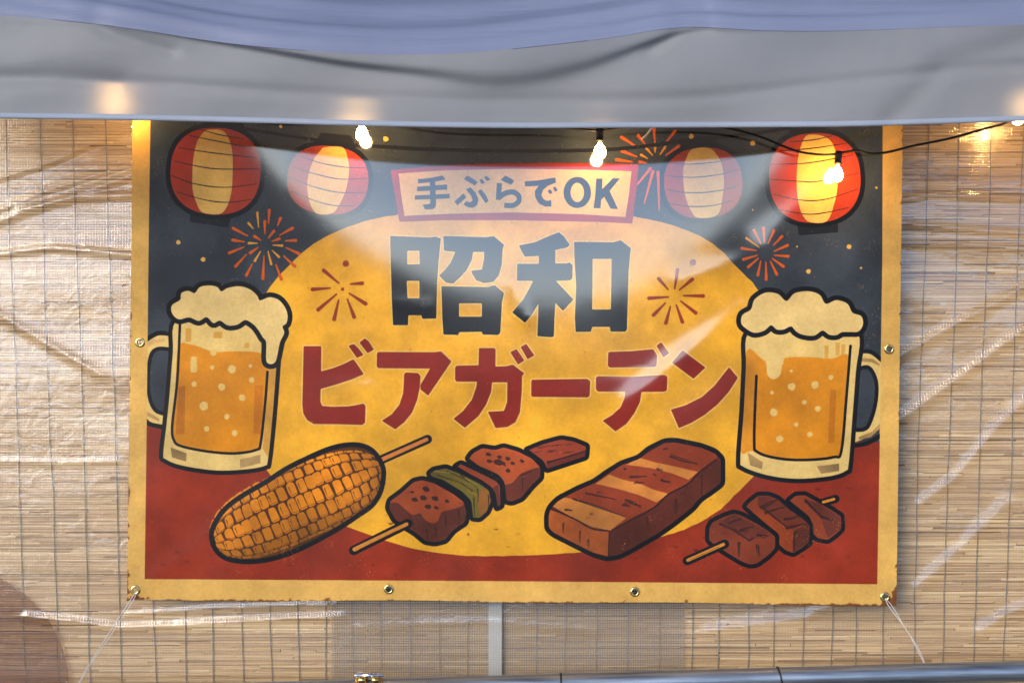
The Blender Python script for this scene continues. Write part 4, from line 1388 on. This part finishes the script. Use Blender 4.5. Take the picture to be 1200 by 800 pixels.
vv, ff = [], []
for j in range(NH):
    v_ = j / (NH - 1)
    ev, hm = ip(eave, vx), ip(hemc, vx)
    pyv = ev + (hm - ev) * v_
    yv = valance_y(vx, pyv)
    for i in range(NV):
        vv.append(W(vx[i], pyv[i], yv[i]))
for j in range(NH - 1):
    for i in range(NV - 1):
        ff.append((j * NV + i, (j + 1) * NV + i, (j + 1) * NV + i + 1, j * NV + i + 1))
vme = mesh_from('valance', vv, ff)
val = link('valance', vme, MAT_VALANCE, tent)
top_row = vv[:NV]; bot_row = vv[-NV:]

# hem: a folded strip along the lower edge
hv, hf_ = [], []
prof = [(.0022, .0075), (-.0030, .0070), (-.0036, .0), (-.0030, -.0035), (.0, -.0045), (.003, -.0035), (.0030, .007)]
for p in bot_row:
    for a, b in prof:
        hv.append(p + Vector((0, a, b)))
for i in range(NV - 1):
    for k in range(len(prof) - 1):
        hf_.append((i * 7 + k, (i + 1) * 7 + k, (i + 1) * 7 + k + 1, i * 7 + k + 1))
link('hem', mesh_from('hem', hv, hf_), MAT_HEM, tent)

# roof sheet: rises from the eave towards the back, then down behind the screen
NR = 70
rv, rf = [], []
for j in range(NR):
    t = j / (NR - 1)
    for i in range(NV):
        p = top_row[i]
        L_ = t ** 1.6 * 1.75                       # arc length up the sheet: rolls over from upright to the roof slope
        k_ = .10
        run = .85 * (L_ - k_ * (1 - math.exp(-L_ / k_)))
        rise = .53 * L_ + .47 * k_ * (1 - math.exp(-L_ / k_)) - .08 * math.sin(math.pi * t) * math.exp(-((vx[i] - 600) / 700) ** 2)
        fold = .0035 * math.sin(L_ * 95 + 1.5 * math.sin(vx[i] / 170) + .004 * vx[i]) * (0.3 + .7 * math.sin(vx[i] / 230 + 1) ** 2) * min(1, L_ * 14)
        fold += .008 * math.sin(L_ * 37 - vx[i] / 190) * min(1, L_ * 6)
        rv.append(Vector((p.x, p.y + run - fold * .8, p.z + rise + fold * .6)))
for j in range(NR - 1):
    for i in range(NV - 1):
        rf.append((j * NV + i, j * NV + i + 1, (j + 1) * NV + i + 1, (j + 1) * NV + i))
link('roof_sheet', mesh_from('roof_sheet', rv, rf), MAT_ROOF, tent)
# legs of the tent frame stand beyond both sides of the picture
for sx in (-1, 1):
    e = top_row[0] if sx < 0 else top_row[-1]
    x = 1.42 * sx
    zz = W(600 + 710 * sx, float(ip(eave, 600 + 710 * sx)), VY).z
    v, f = tube_data([(x, VY + .03, 0), (x, VY + .03, zz - .02)], .019, 12)
    link('leg', mesh_from('tent_leg', v, f), MAT_STEEL, tent)

# ------------------------------------------------------------------ festoon of bulbs
LY = BY - .105
wire_pts = [(-60, 118), (60, 124), (140, 102), (160, 103), (300, 138), (418, 132), (432, 133), (520, 146), (640, 148.5), (697, 153.0), (712, 152.0), (745, 147), (800, 146), (850, 150), (890, 160), (930, 176), (958, 181), (976, 181), (992, 178), (1005, 176.5), (1022, 180), (1042, 178), (1070, 171), (1110, 163), (1150, 152), (1185, 140), (1195, 112), (1260, 104)]
wp = [W(a, b, LY) for a, b in wire_pts]
path = spline([tuple(p) for p in wp], 8)
v, f = tube_data(path, .0028, 8)
fest = empty('festoon_cable', W(600, 148, LY))
tag(fest, 'thin black festoon cable strung under the valance', 'cable')
link('cable', mesh_from('festoon_cable', v, f), MAT_BLACK, fest)
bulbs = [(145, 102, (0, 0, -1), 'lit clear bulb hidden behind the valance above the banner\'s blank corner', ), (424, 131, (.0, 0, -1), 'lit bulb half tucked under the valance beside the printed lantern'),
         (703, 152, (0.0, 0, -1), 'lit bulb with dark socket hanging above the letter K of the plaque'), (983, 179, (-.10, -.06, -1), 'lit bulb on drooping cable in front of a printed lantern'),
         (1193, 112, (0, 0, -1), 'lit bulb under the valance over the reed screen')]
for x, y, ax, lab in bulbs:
    base = W(x, y, LY - .002)
    ax = Vector(ax).normalized()
    b = empty('light_bulb', base)
    tag(b, lab.replace("hidden behind the valance above the banner's blank corner", "glowing through the valance above the banner's corner"), 'light bulb', 'festoon bulbs')
    # socket
    v, f = lathe_data([(.0, -.004), (.0085, -.003), (.0085, .008), (.0078, .009), (.0078, .020), (.0086, .021), (.0084, .026), (.006, .026)], base, ax, 18)
    link('socket', mesh_from('socket', v, f), MAT_BLACK, b)
    G0 = base + ax * .024
    prof = [(.0055, 0), (.0062, .004), (.0085, .009), (.0130, .0150), (.0165, .022), (.0176, .029), (.0165, .036), (.0130, .042), (.0075, .0458), (.0, .0468)]
    v, f = lathe_data(prof, G0, ax, 22)
    link('glass', mesh_from('bulb_glass', v, f), MAT_GLASS, b)
    v, f = lathe_data([(.0, .004), (.003, .005), (.0062, .010), (.0105, .016), (.0136, .024), (.0140, .030), (.0118, .037), (.0070, .041), (.0, .043)], G0, ax, 14)  # glowing core swelled to nearly fill the glass, standing in for bloom
    link('glow_core', mesh_from('glow_core', v, f), MAT_GLOW, b)

# white cable tie hanging from the festoon cable
zt = empty('cable_tie', W(763, 147, LY))
tag(zt, 'white nylon cable tie on the cable beside the plaque', 'cable tie', None)
tie_p = spline([tuple(W(764, 149.5, LY - .006)), tuple(W(759, 157, LY - .008)), tuple(W(752, 163, LY - .006))], 6)
v, f = tube_data(tie_p, [.0024 - .0008 * k / (len(tie_p) - 1) for k in range(len(tie_p))], 6)
link('tail', mesh_from('tie_tail', v, f), MAT_WHITE, zt)
c0 = W(763, 147.3, LY)
ring = [c0 + Vector((.0, math.cos(a) * .0042, math.sin(a) * .0042)) for a in np.linspace(0, 2 * math.pi, 14)]
v1 = tube_data(ring, .0011, 5)
bm = bmesh.new(); bmesh.ops.create_cube(bm, size=1)
for q in bm.verts:
    q.co = Vector(c0) + Vector((q.co.x * .0058, q.co.y * .004 - .005, q.co.z * .0058 - .002))
bmesh.ops.bevel(bm, geom=bm.edges[:], offset=.0007, segments=1)
me = bpy.data.meshes.new('tie_head'); bm.to_mesh(me); bm.free()
link('head', me, MAT_WHITE, zt)
link('loop', mesh_from('tie_loop', *v1), MAT_WHITE, zt)

# ------------------------------------------------------------------ front rail, clamp, black ties
PY = -0.13
pipe_c = lambda px: 807 - (px - 455) * 21.0 / 745
pa, pb = -330, 1530
pr = .0243
rail = empty('steel_rail', W(600, pipe_c(600), PY))
tag(rail, 'bluish galvanised steel pipe running along below the banner', 'pipe')
v, f = tube_data([W(a, pipe_c(a), PY) for a in np.linspace(pa, pb, 30)], pr, 32)
link('pipe', mesh_from('steel_pipe', v, f), MAT_STEEL, rail)
for x in (-300, 1500):
    p = W(x, pipe_c(x), PY)
    v, f = tube_data([(p.x, PY + .05, 0), (p.x, PY + .05, p.z + .15)], .0243, 20)
    link('post', mesh_from('rail_post', v, f), MAT_STEEL, rail)


def pipe_ring(px, r, w, name, mat, parent, slant=0.0, tail=0.0):
    c0 = W(px, pipe_c(px), PY)
    vs, fs = [], []
    n = 40
    for k in range(n):
        a = 2 * math.pi * k / n
        off = slant * math.sin(a)
        for rr, ww in ((r, -w), (r + .0014, -w), (r + .0014, w), (r, w)):
            vs.append(c0 + Vector((ww + off, math.cos(a) * rr, math.sin(a) * rr)))
    for k in range(n):
        k2 = (k + 1) % n
        for j in range(4):
            j2 = (j + 1) % 4
            fs.append((k * 4 + j, k2 * 4 + j, k2 * 4 + j2, k * 4 + j2))
    return link(name, mesh_from(name, vs, fs), mat, parent)


for px, lab, sl in ((657, 'straight black cable tie around the steel pipe near the pale batten', 0.0), (914, 'slanted black cable tie around the steel pipe below the second skewer', -.006)):
    t = empty('pipe_tie', W(px, pipe_c(px), PY))
    tag(t, lab, 'cable tie')
    pipe_ring(px, pr + .0003, .0019, 'strap', MAT_BLACK, t, sl)
    c0 = W(px, pipe_c(px), PY) + Vector((0, -.004, pr + .001))
    bm = bmesh.new(); bmesh.ops.create_cube(bm, size=1)
    for q in bm.verts:
        q.co = c0 + Vector((q.co.x * .005 + sl, q.co.y * .007, q.co.z * .0035))
    bmesh.ops.bevel(bm, geom=bm.edges[:], offset=.0008, segments=1)
    me = bpy.data.meshes.new('head'); bm.to_mesh(me); bm.free()
    link('head', me, MAT_BLACK, t)

cl = empty('pipe_clamp', W(433, pipe_c(433), PY))
tag(cl, 'yellow zinc pipe clamp with bright hinge pin on the steel pipe', 'clamp')
c0 = W(433, pipe_c(433), PY)
for k, dx in enumerate((-.018, .018)):
    pc = W(433 + dx / PX, pipe_c(433), PY)
    vs, fs = [], []
    n = 40
    for a_i in range(n):
        a = 2 * math.pi * a_i / n
        for rr, ww in ((pr + .0003, -.013), (pr + .0034, -.013), (pr + .0044, -.009), (pr + .0044, .009), (pr + .0034, .013), (pr + .0003, .013)):
            vs.append(c0 + Vector((dx + ww, math.cos(a) * rr, math.sin(a) * rr)))
    for a_i in range(n):
        b_i = (a_i + 1) % n
        for j in range(6):
            fs.append((a_i * 6 + j, b_i * 6 + j, b_i * 6 + (j + 1) % 6, a_i * 6 + (j + 1) % 6))
    link('jaw', mesh_from('clamp_jaw', vs, fs), MAT_ZINC, cl)
pin_c = c0 + Vector((0, -.012, pr + .0105))
v, f = lathe_data([(.0, -.033), (.0035, -.033), (.0040, -.031), (.0040, -.026), (.0072, -.0255), (.0072, .0255), (.0040, .026), (.0040, .031), (.0035, .033), (.0, .033)], pin_c, (1, 0, 0), 18)
link('hinge_pin', mesh_from('hinge_pin', v, f), MAT_BOLT, cl)
for dx in (-.015, .015):
    v, f = lathe_data([(.0, -.008), (.0070, -.008), (.0085, -.006), (.0085, .006), (.0070, .008), (.0, .008)], pin_c + Vector((dx, -.010, -.0085)), (1, 0, 0), 18)
    link('knuckle', mesh_from('knuckle', v, f), MAT_ZINC, cl)
bm = bmesh.new(); bmesh.ops.create_cube(bm, size=1)
for q in bm.verts:
    q.co = pin_c + Vector((q.co.x * .052, q.co.y * .006 + .010, q.co.z * .014 - .0005))
bmesh.ops.bevel(bm, geom=bm.edges[:], offset=.001, segments=1)
me = bpy.data.meshes.new('flap'); bm.to_mesh(me); bm.free()
link('flap', me, MAT_ZINC, cl)

# ------------------------------------------------------------------ tie cords at the lower corners
def cord(lab, sets):
    e = empty('tie_cord', banner_pt(*sets[0][0][:2]))
    tag(e, lab, 'cord')
    for pts in sets:
        P3 = [tuple(W(a, b, y)) for a, b, y in pts]
        v, f = tube_data(spline(P3, 8), .0009, 6)
        link('strand', mesh_from('cord_strand', v, f), MAT_CORD, e)


cord('pale cord tied from the eyelet by the corn side corner', [[(158.5, 693, BY + .004), (158, 694.5, BY - .004), (150, 707, BY - .012), (128, 741, BY - .04), (108, 772, BY - .075), (92, 800, PY - .01), (86, 812, PY - .026)],
                                                                      [(160, 693, BY + .004), (160, 695, BY - .004), (153, 708, BY - .010), (133, 739, BY - .035), (112, 769, BY - .07), (95, 797, PY - .0), (88, 812, PY - .026)]])
cord('pale cord tied from the eyelet by the small skewer corner', [[(1037, 701, BY + .004), (1038, 702.5, BY - .004), (1043, 712, BY - .014), (1062, 737, BY - .045), (1073, 757, BY - .07), (1084, 779, PY + .026)],
                                                                         [(1038, 701, BY + .004), (1039, 702, BY - .004), (1047, 712, BY - .010), (1061, 736, BY - .05), (1075, 757, BY - .072), (1085, 779, PY + .026)]])
